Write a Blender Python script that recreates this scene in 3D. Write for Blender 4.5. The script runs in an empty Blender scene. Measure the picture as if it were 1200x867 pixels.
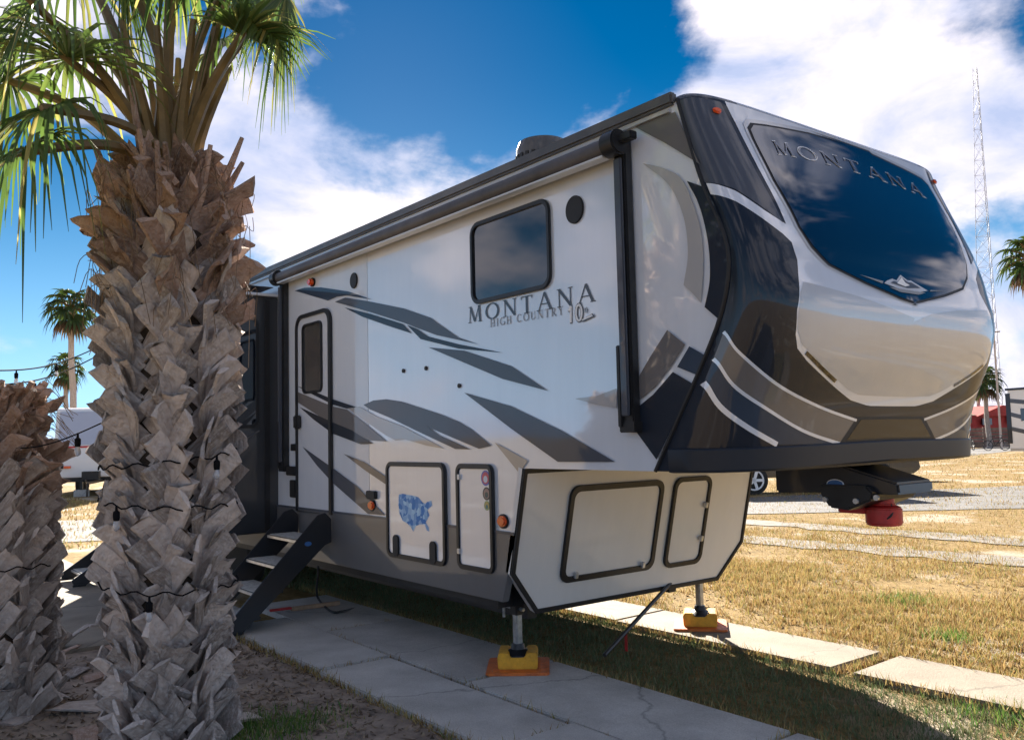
import bpy, bmesh, math, random
import numpy as np
from mathutils import Vector, Matrix, geometry
from mathutils.bvhtree import BVHTree

random.seed(7); np.random.seed(7)
sc = bpy.context.scene
COL = sc.collection
rad = math.radians

# ------------------------------------------------------------------ camera
F, YAW, PIT, ROLL = 1015.77, rad(142.275), rad(4.4237), rad(-1.35033)
CAM = Vector((0, 0, 1.6))
cf = Vector((math.cos(YAW)*math.cos(PIT), math.sin(YAW)*math.cos(PIT), math.sin(PIT)))
_r = Vector((math.sin(YAW), -math.cos(YAW), 0)); _u = _r.cross(cf)
cr = math.cos(ROLL)*_r + math.sin(ROLL)*_u
cu = -math.sin(ROLL)*_r + math.cos(ROLL)*_u
cam = bpy.data.cameras.new('camera'); cam.sensor_width = 36; cam.lens = F/1200*36
cam.clip_start = .05; cam.clip_end = 3000
co = bpy.data.objects.new('camera', cam); COL.objects.link(co)
M3 = Matrix((cr, cu, -cf)).transposed()
co.matrix_world = Matrix.Translation(CAM) @ M3.to_4x4()
sc.camera = co

def ray(x, y): return (x-600)*cr - (y-433.5)*cu + F*cf
def onZ(x, y, z=0.):
    d = ray(x, y); return CAM + d*((z-CAM.z)/d.z)
def onY(x, y, Y):
    d = ray(x, y); return CAM + d*((Y-CAM.y)/d.y)
def onX(x, y, X):
    d = ray(x, y); return CAM + d*((X-CAM.x)/d.x)
def atD(x, y, depth): return CAM + ray(x, y)*(depth/F)

# ------------------------------------------------------------------ world, sun, exposure
SUN_AZ, SUN_EL = rad(150.5), rad(23)
SKY_STR, SUN_STR, EXPO = .135, 2.65, 3.1
sund = Vector((math.cos(SUN_AZ)*math.cos(SUN_EL), math.sin(SUN_AZ)*math.cos(SUN_EL), math.sin(SUN_EL)))
w = bpy.data.worlds.new('World'); sc.world = w; w.use_nodes = True
N = w.node_tree.nodes; L = w.node_tree.links; N.clear()
def nd(t, **k):
    n = N.new(t)
    for a, b in k.items(): setattr(n, a, b)
    return n
def mth(op, a, b=None, c=None, clamp=False):
    n = nd('ShaderNodeMath', operation=op, use_clamp=clamp)
    for i, q in enumerate((a, b, c)):
        if q is None: continue
        if isinstance(q, (int, float)): n.inputs[i].default_value = q
        else: L.new(q, n.inputs[i])
    return n.outputs[0]
sky = nd('ShaderNodeTexSky', sky_type='NISHITA', sun_disc=False, sun_elevation=SUN_EL,
         sun_rotation=math.pi/2-SUN_AZ, air_density=1.0, dust_density=.05, ozone_density=3.5)
hs = nd('ShaderNodeHueSaturation'); hs.inputs['Saturation'].default_value = 1.5; hs.inputs['Value'].default_value = .062
L.new(sky.outputs[0], hs.inputs['Color'])
tc = nd('ShaderNodeTexCoord')
sep = nd('ShaderNodeSeparateXYZ'); L.new(tc.outputs['Generated'], sep.inputs[0])
cmb = nd('ShaderNodeCombineXYZ')
L.new(sep.outputs[0], cmb.inputs[0]); L.new(sep.outputs[1], cmb.inputs[1]); L.new(mth('MULTIPLY', sep.outputs[2], 1.7), cmb.inputs[2])
def noise(scale, det, rough=.55, dist=0., off=0.):
    n = nd('ShaderNodeTexNoise'); n.inputs['Scale'].default_value = scale; n.inputs['Detail'].default_value = det
    n.inputs['Roughness'].default_value = rough; n.inputs['Distortion'].default_value = dist
    if off:
        m = nd('ShaderNodeVectorMath', operation='ADD'); m.inputs[1].default_value = (off, off*.7, off*.3)
        L.new(cmb.outputs[0], m.inputs[0]); L.new(m.outputs[0], n.inputs['Vector'])
    else: L.new(cmb.outputs[0], n.inputs['Vector'])
    return n.outputs['Fac']
acc = mth('MULTIPLY_ADD', noise(4.2, 10, .58, .15), 2.1, -.47)
acc = mth('ADD', acc, mth('MULTIPLY', mth('SUBTRACT', noise(1.6, 2, .5, 0, 4.), .5), .35))
# cumulus banks as they stand in this part of the sky: direction, radius in degrees, weight
for (px, py, r_, wt) in ((960, 95, 18, .24), (1110, 150, 13, .18), (800, 50, 12, .12), (1000, 10, 12, .12), (400, 250, 13, .20),
                         (300, 210, 9, .16), (540, 225, 9, .16), (655, 150, 5, .14), (385, 10, 5, .12), (1180, 440, 9, .2),
                         (560, 60, 16, -.32), (680, 40, 12, -.24), (470, 95, 10, -.28), (330, 105, 5, -.10), (1195, 60, 6, -.18), (40, 330, 13, -.34),
                         (1195, 340, 7, -.14), (60, 440, 7, .12)):
    d = ray(px, py).normalized()
    v = nd('ShaderNodeVectorMath', operation='DOT_PRODUCT'); v.inputs[1].default_value = d
    L.new(tc.outputs['Generated'], v.inputs[0])
    mr = nd('ShaderNodeMapRange', interpolation_type='SMOOTHSTEP')
    mr.inputs['From Min'].default_value = math.cos(rad(r_)); mr.inputs['From Max'].default_value = 1
    mr.inputs['To Min'].default_value = 0; mr.inputs['To Max'].default_value = wt
    L.new(v.outputs['Value'], mr.inputs['Value'])
    acc = mth('ADD', acc, mr.outputs[0])
mask = nd('ShaderNodeMapRange', interpolation_type='SMOOTHSTEP')
mask.inputs['From Min'].default_value = .46; mask.inputs['From Max'].default_value = .86
L.new(acc, mask.inputs['Value'])
shade = nd('ShaderNodeValToRGB')
shade.color_ramp.elements[0].position = .34; shade.color_ramp.elements[0].color = (.50, .58, .82, 1)
shade.color_ramp.elements[1].position = .80; shade.color_ramp.elements[1].color = (1.6, 1.38, 1.28, 1)
L.new(noise(4.6, 9, .6, .35, 9.), shade.inputs[0])
mix = nd('ShaderNodeMix', data_type='RGBA'); L.new(mth('MULTIPLY', mask.outputs[0], .97), mix.inputs['Factor'])
hz = nd('ShaderNodeMix', data_type='RGBA'); hf = mth('POWER', mth('SUBTRACT', 1.0, mth('DIVIDE', mth('MAXIMUM', sep.outputs[2], 0.0), .42, clamp=True), clamp=True), 2.2)
L.new(mth('MULTIPLY', hf, .85), hz.inputs['Factor']); L.new(hs.outputs[0], hz.inputs[6]); hz.inputs[7].default_value = (.48, .98, 1.6, 1)
L.new(hz.outputs[2], mix.inputs[6]); L.new(shade.outputs[0], mix.inputs[7])
bg = nd('ShaderNodeBackground'); bg.inputs['Strength'].default_value = SKY_STR
L.new(mix.outputs[2], bg.inputs['Color'])
wo = nd('ShaderNodeOutputWorld'); L.new(bg.outputs[0], wo.inputs[0])
sl = bpy.data.lights.new('sun', 'SUN'); sl.energy = SUN_STR; sl.angle = rad(.6); sl.color = (1, .91, .78)
so = bpy.data.objects.new('sun', sl); COL.objects.link(so)
so.rotation_euler = (-sund).to_track_quat('-Z', 'Y').to_euler(); so.location = (0, 0, 30)
vs = sc.view_settings; vs.view_transform = 'Standard'; vs.look = 'None'; vs.exposure = EXPO; vs.gamma = 1; vs.use_curve_mapping = False

# ------------------------------------------------------------------ materials
MATS = {}
def mat(name, col, rough=.6, metal=0., coat=0., var=0., vscale=3., bump=0., bscale=40., rnd=0., spec=.5, col2=None, crough=.04, objrand=False, island=False, detail=5.):
    if name in MATS: return MATS[name]
    m = bpy.data.materials.new(name); m.use_nodes = True; MATS[name] = m
    n = m.node_tree.nodes; l = m.node_tree.links; b = n['Principled BSDF']
    b.inputs['Base Color'].default_value = (*col, 1); b.inputs['Roughness'].default_value = rough
    b.inputs['Metallic'].default_value = metal; b.inputs['Specular IOR Level'].default_value = spec
    b.inputs['Coat Weight'].default_value = coat; b.inputs['Coat Roughness'].default_value = crough
    out = None
    if var or bump:
        t = n.new('ShaderNodeTexCoord')
    if var:
        a = n.new('ShaderNodeTexNoise'); a.inputs['Scale'].default_value = vscale; a.inputs['Detail'].default_value = detail; a.inputs['Roughness'].default_value = .62
        l.new(t.outputs['Object'], a.inputs['Vector'])
        r = n.new('ShaderNodeValToRGB'); e = r.color_ramp.elements
        c2 = col2 or tuple(min(1, c*(1+var)) for c in col)
        c1 = col if col2 else tuple(c*(1-var) for c in col)
        e[0].position = .32; e[0].color = (*c1, 1); e[1].position = .68; e[1].color = (*c2, 1)
        l.new(a.outputs['Fac'], r.inputs[0]); out = r.outputs[0]
    if rnd:
        h = n.new('ShaderNodeHueSaturation')
        if out: l.new(out, h.inputs['Color'])
        else: h.inputs['Color'].default_value = (*col, 1)
        if island: src = n.new('ShaderNodeNewGeometry').outputs['Random Per Island']
        else: src = n.new('ShaderNodeObjectInfo').outputs['Random']
        q = n.new('ShaderNodeMapRange'); q.inputs['To Min'].default_value = 1-rnd; q.inputs['To Max'].default_value = 1+rnd
        l.new(src, q.inputs[0]); l.new(q.outputs[0], h.inputs['Value']); out = h.outputs[0]
    if out: l.new(out, b.inputs['Base Color'])
    if bump:
        a = n.new('ShaderNodeTexNoise'); a.inputs['Scale'].default_value = bscale; a.inputs['Detail'].default_value = 6
        l.new(t.outputs['Object'], a.inputs['Vector'])
        p = n.new('ShaderNodeBump'); p.inputs['Strength'].default_value = bump; p.inputs['Distance'].default_value = .02
        l.new(a.outputs['Fac'], p.inputs['Height']); l.new(p.outputs[0], b.inputs['Normal'])
    return m
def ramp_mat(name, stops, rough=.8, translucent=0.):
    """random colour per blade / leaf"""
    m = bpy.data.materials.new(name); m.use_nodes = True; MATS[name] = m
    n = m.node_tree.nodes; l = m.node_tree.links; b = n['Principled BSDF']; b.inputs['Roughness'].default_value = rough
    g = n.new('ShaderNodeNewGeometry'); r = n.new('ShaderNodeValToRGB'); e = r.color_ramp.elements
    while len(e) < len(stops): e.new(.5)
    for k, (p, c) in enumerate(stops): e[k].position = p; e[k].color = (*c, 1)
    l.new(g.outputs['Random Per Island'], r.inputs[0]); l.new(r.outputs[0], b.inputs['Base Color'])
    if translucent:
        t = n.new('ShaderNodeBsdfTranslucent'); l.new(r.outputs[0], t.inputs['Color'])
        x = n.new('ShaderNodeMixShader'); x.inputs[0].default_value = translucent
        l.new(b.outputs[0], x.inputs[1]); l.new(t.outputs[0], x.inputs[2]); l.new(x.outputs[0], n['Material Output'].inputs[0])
    return m

# gelcoat: slightly wavy, very glossy
def gel(name, col, rough=.3, coat=1., wav=.022, spec=.5):
    m = mat(name, col, rough, coat=coat, crough=.03, spec=spec)
    n = m.node_tree.nodes; l = m.node_tree.links; b = n['Principled BSDF']
    t = n.new('ShaderNodeTexCoord'); a = n.new('ShaderNodeTexNoise'); a.inputs['Scale'].default_value = 1.7; a.inputs['Detail'].default_value = 2
    l.new(t.outputs['Object'], a.inputs['Vector'])
    p = n.new('ShaderNodeBump'); p.inputs['Strength'].default_value = wav; p.inputs['Distance'].default_value = .06
    l.new(a.outputs['Fac'], p.inputs['Height']); l.new(p.outputs[0], b.inputs['Coat Normal'])
    # faint dust towards dull
    d = n.new('ShaderNodeTexNoise'); d.inputs['Scale'].default_value = 6; d.inputs['Detail'].default_value = 6
    l.new(t.outputs['Object'], d.inputs['Vector'])
    q = n.new('ShaderNodeMapRange'); q.inputs['From Min'].default_value = .35; q.inputs['From Max'].default_value = .75; q.inputs['To Min'].default_value = .02; q.inputs['To Max'].default_value = .09
    l.new(d.outputs['Fac'], q.inputs[0]); l.new(q.outputs[0], b.inputs['Coat Roughness'])
    mp = n.new('ShaderNodeMapping'); mp.inputs['Scale'].default_value = (3.5, 3.5, .35); l.new(t.outputs['Object'], mp.inputs['Vector'])
    sn = n.new('ShaderNodeTexNoise'); sn.inputs['Scale'].default_value = 1.6; sn.inputs['Detail'].default_value = 8; sn.inputs['Roughness'].default_value = .7; l.new(mp.outputs[0], sn.inputs['Vector'])
    sr = n.new('ShaderNodeMapRange'); sr.inputs['From Min'].default_value = .35; sr.inputs['From Max'].default_value = .7; sr.inputs['To Min'].default_value = 1.0; sr.inputs['To Max'].default_value = .94; l.new(sn.outputs['Fac'], sr.inputs[0])
    sv = n.new('ShaderNodeVectorMath'); sv.operation = 'SCALE'; sv.inputs[0].default_value = col; l.new(sr.outputs[0], sv.inputs['Scale']); l.new(sv.outputs[0], b.inputs['Base Color'])
    b.inputs['Coat IOR'].default_value = 1.5 if sum(col) < .3 else 2.1 if name == 'gelcoat_white' else 1.7
    return m
m_white = gel('gelcoat_white', (.73, .78, .87))
m_white2 = gel('gelcoat_white_rear', (.66, .71, .79), rough=.4, coat=.6)
m_navy = gel('paint_navy', (.008, .015, .030), rough=.5, coat=.55, spec=.2)
m_blue = gel('paint_slate_blue', (.030, .050, .085), rough=.5, coat=.5, spec=.2)
m_char = gel('paint_charcoal', (.06, .07, .095), rough=.5, coat=.6, spec=.3)
m_taupe = gel('paint_taupe', (.14, .132, .134), rough=.5, coat=.6, spec=.3)
m_tan = gel('paint_tan', (.36, .33, .31), rough=.35)
m_lgrey = gel('paint_light_grey', (.42, .42, .43), rough=.35)
m_silver = gel('paint_silver', (.53, .555, .60), rough=.3)
m_cream = gel('panel_cream', (.74, .72, .70), rough=.4, coat=.35)
m_skirt = gel('skirt_grey', (.12, .122, .13), rough=.45, coat=.4)
m_slide = gel('slide_charcoal', (.03, .034, .042), rough=.4, coat=.5)
m_black = mat('black_rubber', (.012, .012, .014), .55, var=.3, vscale=9)
m_blkmet = mat('black_metal', (.018, .019, .022), .38, metal=.2, var=.3, vscale=12)
m_glass = mat('tinted_glass', (.006, .009, .016), .03, coat=.6, spec=.7)
m_door_glass = mat('door_glass', (.05, .055, .06), .12, coat=.6)
m_wshield = mat('windshield_glass', (.003, .014, .040), .05, coat=.9, spec=.4)
m_steel = mat('galvanised_steel', (.42, .43, .44), .38, metal=.8, var=.25, vscale=25)
m_alu = mat('aluminium', (.55, .55, .56), .35, metal=.7, var=.15, vscale=18)
m_awn = mat('awning_fabric', (.075, .07, .075), .55, var=.3, vscale=4)
m_rooftrim = mat('roof_trim', (.09, .088, .09), .5, var=.2, vscale=5, coat=.3)
m_roof = mat('roof_membrane', (.22, .22, .22), .7, var=.2)
m_orange = mat('amber_lens', (.75, .10, .02), .2, coat=.6)
m_yellow = mat('yellow_plastic', (.55, .27, .02), .5, var=.2, vscale=16, bump=.2, bscale=60, col2=(.86, .46, .03), detail=9.)
m_orpl = mat('orange_plastic', (.45, .11, .03), .55, var=.2, vscale=16, bump=.2, bscale=60, col2=(.80, .20, .03), detail=9.)
m_red = mat('red_paint', (.45, .02, .02), .4, var=.25, vscale=14)
m_label = mat('blue_badge', (.05, .16, .42), .4)
m_txt = mat('lettering_dark', (.03, .035, .05), .35, coat=.5)
m_txt2 = mat('lettering_grey', (.25, .27, .30), .4)
m_txtw = mat('lettering_white', (.85, .87, .9), .35)
m_chrome = mat('chrome_emblem', (.62, .65, .70), .25, metal=.2)
m_tread = mat('step_tread', (.42, .42, .40), .8, var=.35, vscale=30, bump=.4, bscale=200)
m_stepfr = mat('step_frame', (.014, .016, .022), .4, coat=.3)
m_tyre = mat('tyre_rubber', (.02, .02, .02), .85, bump=.2, bscale=60)

# ------------------------------------------------------------------ mesh helpers
ORG = {}
class MB:
    def __init__(s): s.v = []; s.f = []
    def add(s, v, f):
        o = len(s.v); s.v += [Vector(p) for p in v]; s.f += [tuple(i+o for i in q) for q in f]; return s
    def box(s, x0, x1, y0, y1, z0, z1):
        v = [(x, y, z) for z in (z0, z1) for y in (y0, y1) for x in (x0, x1)]
        return s.add(v, [(0, 2, 3, 1), (4, 5, 7, 6), (0, 1, 5, 4), (2, 6, 7, 3), (0, 4, 6, 2), (1, 3, 7, 5)])
    def obox(s, c, ax, ay, az):
        c = Vector(c); ax = Vector(ax); ay = Vector(ay); az = Vector(az)
        v = [c+ax*i+ay*j+az*k for k in (-1, 1) for j in (-1, 1) for i in (-1, 1)]
        return s.add(v, [(0, 2, 3, 1), (4, 5, 7, 6), (0, 1, 5, 4), (2, 6, 7, 3), (0, 4, 6, 2), (1, 3, 7, 5)])
    def prism(s, pts, vec):
        n = len(pts); vec = Vector(vec); a = [Vector(p) for p in pts]
        v = a+[p+vec for p in a]
        f = [tuple(range(n))[::-1], tuple(range(n, 2*n))]+[(i, (i+1) % n, n+(i+1) % n, n+i) for i in range(n)]
        return s.add(v, f)
    def ring(s, outer, inner, vec):
        n = len(outer); vec = Vector(vec); o = [Vector(p) for p in outer]; q = [Vector(p) for p in inner]
        v = o+q+[p+vec for p in o]+[p+vec for p in q]; f = []
        for i in range(n):
            j = (i+1) % n
            f += [(i, n+i, n+j, j), (2*n+i, 2*n+j, 3*n+j, 3*n+i), (i, j, 2*n+j, 2*n+i), (n+i, 3*n+i, 3*n+j, n+j)]
        return s.add(v, f)
    def tube(s, pts, r, n=8, closed=False, cap=True):
        pts = [Vector(p) for p in pts]; k = len(pts); rr = r if isinstance(r, (list, tuple)) else [r]*k
        v = []; f = []; up = None
        for i, p in enumerate(pts):
            t = (pts[(i+1) % k]-pts[i-1]) if closed else (pts[min(i+1, k-1)]-pts[max(i-1, 0)])
            t.normalize()
            if up is None:
                up = Vector((0, 0, 1)) if abs(t.z) < .9 else Vector((1, 0, 0))
            a = up - t*up.dot(t)
            if a.length < 1e-5: a = t.orthogonal()
            a.normalize(); up = a; b = t.cross(a)
            v += [p+(a*math.cos(2*math.pi*q/n)+b*math.sin(2*math.pi*q/n))*rr[i] for q in range(n)]
        for i in range(k if closed else k-1):
            for q in range(n):
                j = (i+1) % k
                f.append((i*n+q, i*n+(q+1) % n, j*n+(q+1) % n, j*n+q))
        if cap and not closed: f += [tuple(range(n))[::-1], tuple(range((k-1)*n, k*n))]
        return s.add(v, f)
    def disc(s, c, axis, r, h, n=24, ry=None):
        """short cylinder standing on c along axis (elliptic when ry is given, ry along world z)"""
        axis = Vector(axis).normalized(); a = Vector((0, 0, 1)) if abs(axis.z) < .9 else Vector((0, 1, 0)); b = axis.cross(a).normalized(); a = b.cross(axis)
        ry = ry or r
        return s.prism([Vector(c)+b*(r*math.cos(2*math.pi*i/n))+a*(ry*math.sin(2*math.pi*i/n)) for i in range(n)], axis*h)
    def lathe(s, c, prof, n=20, axis='z'):
        v = []; f = []; k = len(prof)
        for (r, h) in prof:
            for q in range(n):
                a = 2*math.pi*q/n; x, y = r*math.cos(a), r*math.sin(a)
                v.append(Vector(c)+(Vector((x, y, h)) if axis == 'z' else Vector((x, h, y)) if axis == 'y' else Vector((h, x, y))))
        for i in range(k-1):
            for q in range(n): f.append((i*n+q, i*n+(q+1) % n, (i+1)*n+(q+1) % n, (i+1)*n+q))
        f += [tuple(range(n))[::-1], tuple(range((k-1)*n, k*n))]
        return s.add(v, f)
def mesh_of(name, mb, bev=0., seg=2, smooth=True, ang=35, off=None):
    me = bpy.data.meshes.new(name)
    vv = [p-off for p in mb.v] if off else mb.v
    me.from_pydata([tuple(p) for p in vv], [], mb.f)
    bm = bmesh.new(); bm.from_mesh(me)
    bmesh.ops.recalc_face_normals(bm, faces=bm.faces)
    if bev:
        ed = [e for e in bm.edges if len(e.link_faces) == 2 and e.calc_face_angle(0) > rad(40)]
        bmesh.ops.bevel(bm, geom=ed, offset=bev, segments=seg, affect='EDGES', clamp_overlap=True)
    bm.to_mesh(me); bm.free()
    if smooth:
        me.polygons.foreach_set('use_smooth', [True]*len(me.polygons)); me.set_sharp_from_angle(angle=rad(ang))
    return me
def empty(name, loc, label=None, cat=None, group=None, kind=None):
    o = bpy.data.objects.new(name, None); COL.objects.link(o); o.location = loc; o.empty_display_size = .2
    ORG[o] = Vector(loc); tag(o, label, cat, group, kind); return o
def tag(o, label=None, cat=None, group=None, kind=None):
    for k, v in (('label', label), ('category', cat), ('group', group), ('kind', kind)):
        if v: o[k] = v
    return o
def part(name, mb, m, parent=None, bev=0., seg=2, smooth=True, ang=35, label=None, org=None, kind=None):
    off = ORG[parent] if parent else (Vector(org) if org else None)
    me = mesh_of(name, mb, bev, seg, smooth, ang, off); me.materials.append(m)
    o = bpy.data.objects.new(name, me); COL.objects.link(o)
    if parent: o.parent = parent; ORG[o] = ORG[parent]
    else:
        ORG[o] = Vector(org) if org else Vector((0, 0, 0)); o.location = ORG[o]
    if label: o['label'] = label
    if kind: o['kind'] = kind
    return o
def copy_tree(o, parent=None):
    c = o.copy(); COL.objects.link(c); c.parent = parent
    for ch in list(o.children): copy_tree(ch, c)
    return c
def rr(x0, x1, z0, z1, r, n=5):
    out = []
    for cx, cz, a0 in ((x1-r, z1-r, 0), (x0+r, z1-r, 90), (x0+r, z0+r, 180), (x1-r, z0+r, 270)):
        for i in range(n+1):
            a = rad(a0+90*i/n); out.append((cx+r*math.cos(a), cz+r*math.sin(a)))
    return out
def rpoly(p, r, n=5):
    """round the corners of a convex polygon (2-D)"""
    out = []; k = len(p)
    for i in range(k):
        a, b, c = Vector(p[i-1]), Vector(p[i]), Vector(p[(i+1) % k])
        u = (a-b).normalized(); v = (c-b).normalized(); q = min(r, (a-b).length*.45, (c-b).length*.45)
        s, e = b+u*q, b+v*q
        for j in range(n+1):
            t = j/n; out.append(tuple(s*(1-t)**2+b*2*t*(1-t)+e*t*t))
    return out
def inset(p, d):
    k = len(p); area = sum(p[i][0]*p[(i+1) % k][1]-p[(i+1) % k][0]*p[i][1] for i in range(k)); sg = 1 if area > 0 else -1
    out = []
    for i in range(k):
        a, b, c = Vector(p[i-1]), Vector(p[i]), Vector(p[(i+1) % k])
        u = (b-a); v = (c-b)
        if u.length < 1e-9: u = v
        if v.length < 1e-9: v = u
        u.normalize(); v.normalize(); n = Vector((-u.y-v.y, u.x+v.x)); n = n.normalized() if n.length > 1e-6 else Vector((-u.y, u.x))
        cs = max(.5, n.dot(Vector((-u.y, u.x)))); out.append(tuple(b+n*(sg*d/cs)))
    return out
def crom(p, n=8):
    """Catmull-Rom through points"""
    p = [Vector(q) for q in p]; out = []
    for i in range(len(p)-1):
        a = p[i-1] if i else p[0]*2-p[1]; b = p[i]; c = p[i+1]; d = p[i+2] if i+2 < len(p) else p[-1]*2-p[-2]
        for j in range(n):
            t = j/n; out.append(.5*((2*b)+(c-a)*t+(2*a-5*b+4*c-d)*t*t+(3*b-a-3*c+d)*t**3))
    out.append(p[-1]); return out

# ------------------------------------------------------------------ the setting: ground, road, strips
def sheet(name, pts, z, m, kind='structure', jit=0., step=.35):
    """flat polygon with an uneven edge"""
    if jit:
        q = []
        for i in range(len(pts)):
            a = Vector((*pts[i][:2], 0)); b = Vector((*pts[(i+1) % len(pts)][:2], 0)); k = max(1, int((b-a).length/step))
            for j in range(k): q.append(a.lerp(b, j/k)+Vector((random.uniform(-jit, jit), random.uniform(-jit, jit), 0)))
        pts = q
    mb = MB(); mb.add([(p[0], p[1], z) for p in pts], [tuple(range(len(pts)))])
    o = part(name, mb, m, smooth=False); o['kind'] = kind; return o

def ground_mat():
    m = bpy.data.materials.new('dry_ground'); m.use_nodes = True; n = m.node_tree.nodes; l = m.node_tree.links; b = n['Principled BSDF']
    b.inputs['Roughness'].default_value = .95; b.inputs['Specular IOR Level'].default_value = .1
    t = n.new('ShaderNodeTexCoord')
    def nz(s, d, r=.6):
        a = n.new('ShaderNodeTexNoise'); a.inputs['Scale'].default_value = s; a.inputs['Detail'].default_value = d; a.inputs['Roughness'].default_value = r
        l.new(t.outputs['Object'], a.inputs['Vector']); return a.outputs['Fac']
    def rp(src, st):
        r = n.new('ShaderNodeValToRGB'); e = r.color_ramp.elements
        while len(e) < len(st): e.new(.5)
        for k, (p, c) in enumerate(st): e[k].position = p; e[k].color = (*c, 1)
        l.new(src, r.inputs[0]); return r.outputs[0]
    A = rp(nz(5, 9, .75), ((.32, (.075, .048, .022)), (.5, (.28, .175, .07)), (.68, (.46, .33, .165))))
    B = rp(nz(24, 5, .7), ((.3, (.09, .08, .03)), (.7, (.38, .27, .11))))
    x = n.new('ShaderNodeMix'); x.data_type = 'RGBA'; x.inputs['Factor'].default_value = .45; l.new(A, x.inputs[6]); l.new(B, x.inputs[7])
    sandm = rp(nz(.55, 4, .6), ((.54, (0, 0, 0)), (.64, (1, 1, 1))))
    y = n.new('ShaderNodeMix'); y.data_type = 'RGBA'; l.new(sandm, y.inputs['Factor']); l.new(x.outputs[2], y.inputs[6]); y.inputs[7].default_value = (.42, .36, .28, 1)
    l.new(y.outputs[2], b.inputs['Base Color'])
    p = n.new('ShaderNodeBump'); p.inputs['Strength'].default_value = .7; p.inputs['Distance'].default_value = .04
    l.new(nz(30, 6, .7), p.inputs['Height']); l.new(p.outputs[0], b.inputs['Normal']); return m
m_ground = ground_mat()
mb = MB(); mb.add([(-900, -500, 0), (500, -500, 0), (500, 900, 0), (-900, 900, 0)], [(0, 1, 2, 3)])
part('ground', mb, m_ground, smooth=False)['kind'] = 'structure'
m_road = mat('road_chipseal', (.10, .098, .10), .9, var=.3, vscale=1.3, bump=.4, bscale=120, col2=(.17, .165, .165))
m_track = mat('pale_sand', (.13, .115, .095), .95, var=.3, vscale=3.5, bump=.4, bscale=60, col2=(.25, .225, .20))
m_soil = mat('bare_soil', (.17, .135, .11), .95, var=.4, vscale=5, bump=.8, bscale=35, col2=(.38, .31, .25))
def conc_mat(nm='concrete', ca=(.36, .35, .335), cb=(.54, .53, .51)):
    m = mat(nm, ca, .88, var=.25, vscale=2.2, bump=.25, bscale=90, col2=cb, rnd=.10, detail=9.)
    n = m.node_tree.nodes; l = m.node_tree.links; b = n['Principled BSDF']
    src = b.inputs['Base Color'].links[0].from_socket
    t = n.new('ShaderNodeTexCoord'); v = n.new('ShaderNodeTexVoronoi'); v.feature = 'DISTANCE_TO_EDGE'; v.inputs['Scale'].default_value = .45
    w_ = n.new('ShaderNodeTexNoise'); w_.inputs['Scale'].default_value = 5; w_.inputs['Detail'].default_value = 6
    ad = n.new('ShaderNodeVectorMath'); ad.operation = 'MULTIPLY_ADD'; ad.inputs[1].default_value = (.22, .22, 0)
    l.new(t.outputs['Object'], w_.inputs['Vector']); l.new(w_.outputs['Color'], ad.inputs[0]); l.new(t.outputs['Object'], ad.inputs[2]); l.new(ad.outputs[0], v.inputs['Vector'])
    r = n.new('ShaderNodeMapRange'); r.inputs['From Max'].default_value = .004; r.inputs['To Min'].default_value = .6; r.inputs['To Max'].default_value = 1
    l.new(v.outputs['Distance'], r.inputs[0])
    sp = n.new('ShaderNodeTexNoise'); sp.inputs['Scale'].default_value = 140; sp.inputs['Detail'].default_value = 3; l.new(t.outputs['Object'], sp.inputs['Vector'])
    r2 = n.new('ShaderNodeMapRange'); r2.inputs['From Min'].default_value = .3; r2.inputs['From Max'].default_value = .7; r2.inputs['To Min'].default_value = .82; r2.inputs['To Max'].default_value = 1.15
    l.new(sp.outputs['Fac'], r2.inputs[0])
    mm = n.new('ShaderNodeMath'); mm.operation = 'MULTIPLY'; l.new(r.outputs[0], mm.inputs[0]); l.new(r2.outputs[0], mm.inputs[1])
    x = n.new('ShaderNodeVectorMath'); x.operation = 'SCALE'; l.new(src, x.inputs[0]); l.new(mm.outputs[0], x.inputs['Scale']); l.new(x.outputs[0], b.inputs['Base Color'])
    return m
m_conc = conc_mat(); m_conc_sun_toned = conc_mat('concrete_sun_toned', (.20, .165, .125), (.30, .255, .20))  # same concrete, toned darker and tan for the sunlit slabs so they don't clip
# road behind the site
sheet('road', [(-24.4, -2.5), (-18.6, -1.6), (-16.4, 3.0), (-10.9, 13.6), (-7.0, 18.4), (10, 46), (3, 46), (-10.2, 24.2), (-13.4, 17.2), (-21.2, 3.9)], .012, m_road, jit=.06, step=.5)
far_a = [onZ(1108, 528), onZ(1200, 521), onZ(1200, 527), onZ(1108, 537)]
sheet('far_lane', [(p.x, p.y) for p in far_a]+[(-24, 41), (-31, 48)], .012, m_road)
# wheel strips of the neighbouring site
def strip(pa, pb, w_, name):
    a = onZ(*pa); b = onZ(*pb); d = (b-a).normalized(); n = Vector((-d.y, d.x, 0)); a = a-d*2; b = b+d*7
    sheet(name, [a+n*w_, b+n*w_, b-n*w_, a-n*w_], .012, m_track, jit=.13, step=.3)
strip((885, 612), (1200, 636), .34, 'wheel_track')
strip((885, 633), (1200, 659), .36, 'wheel_track')
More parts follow.
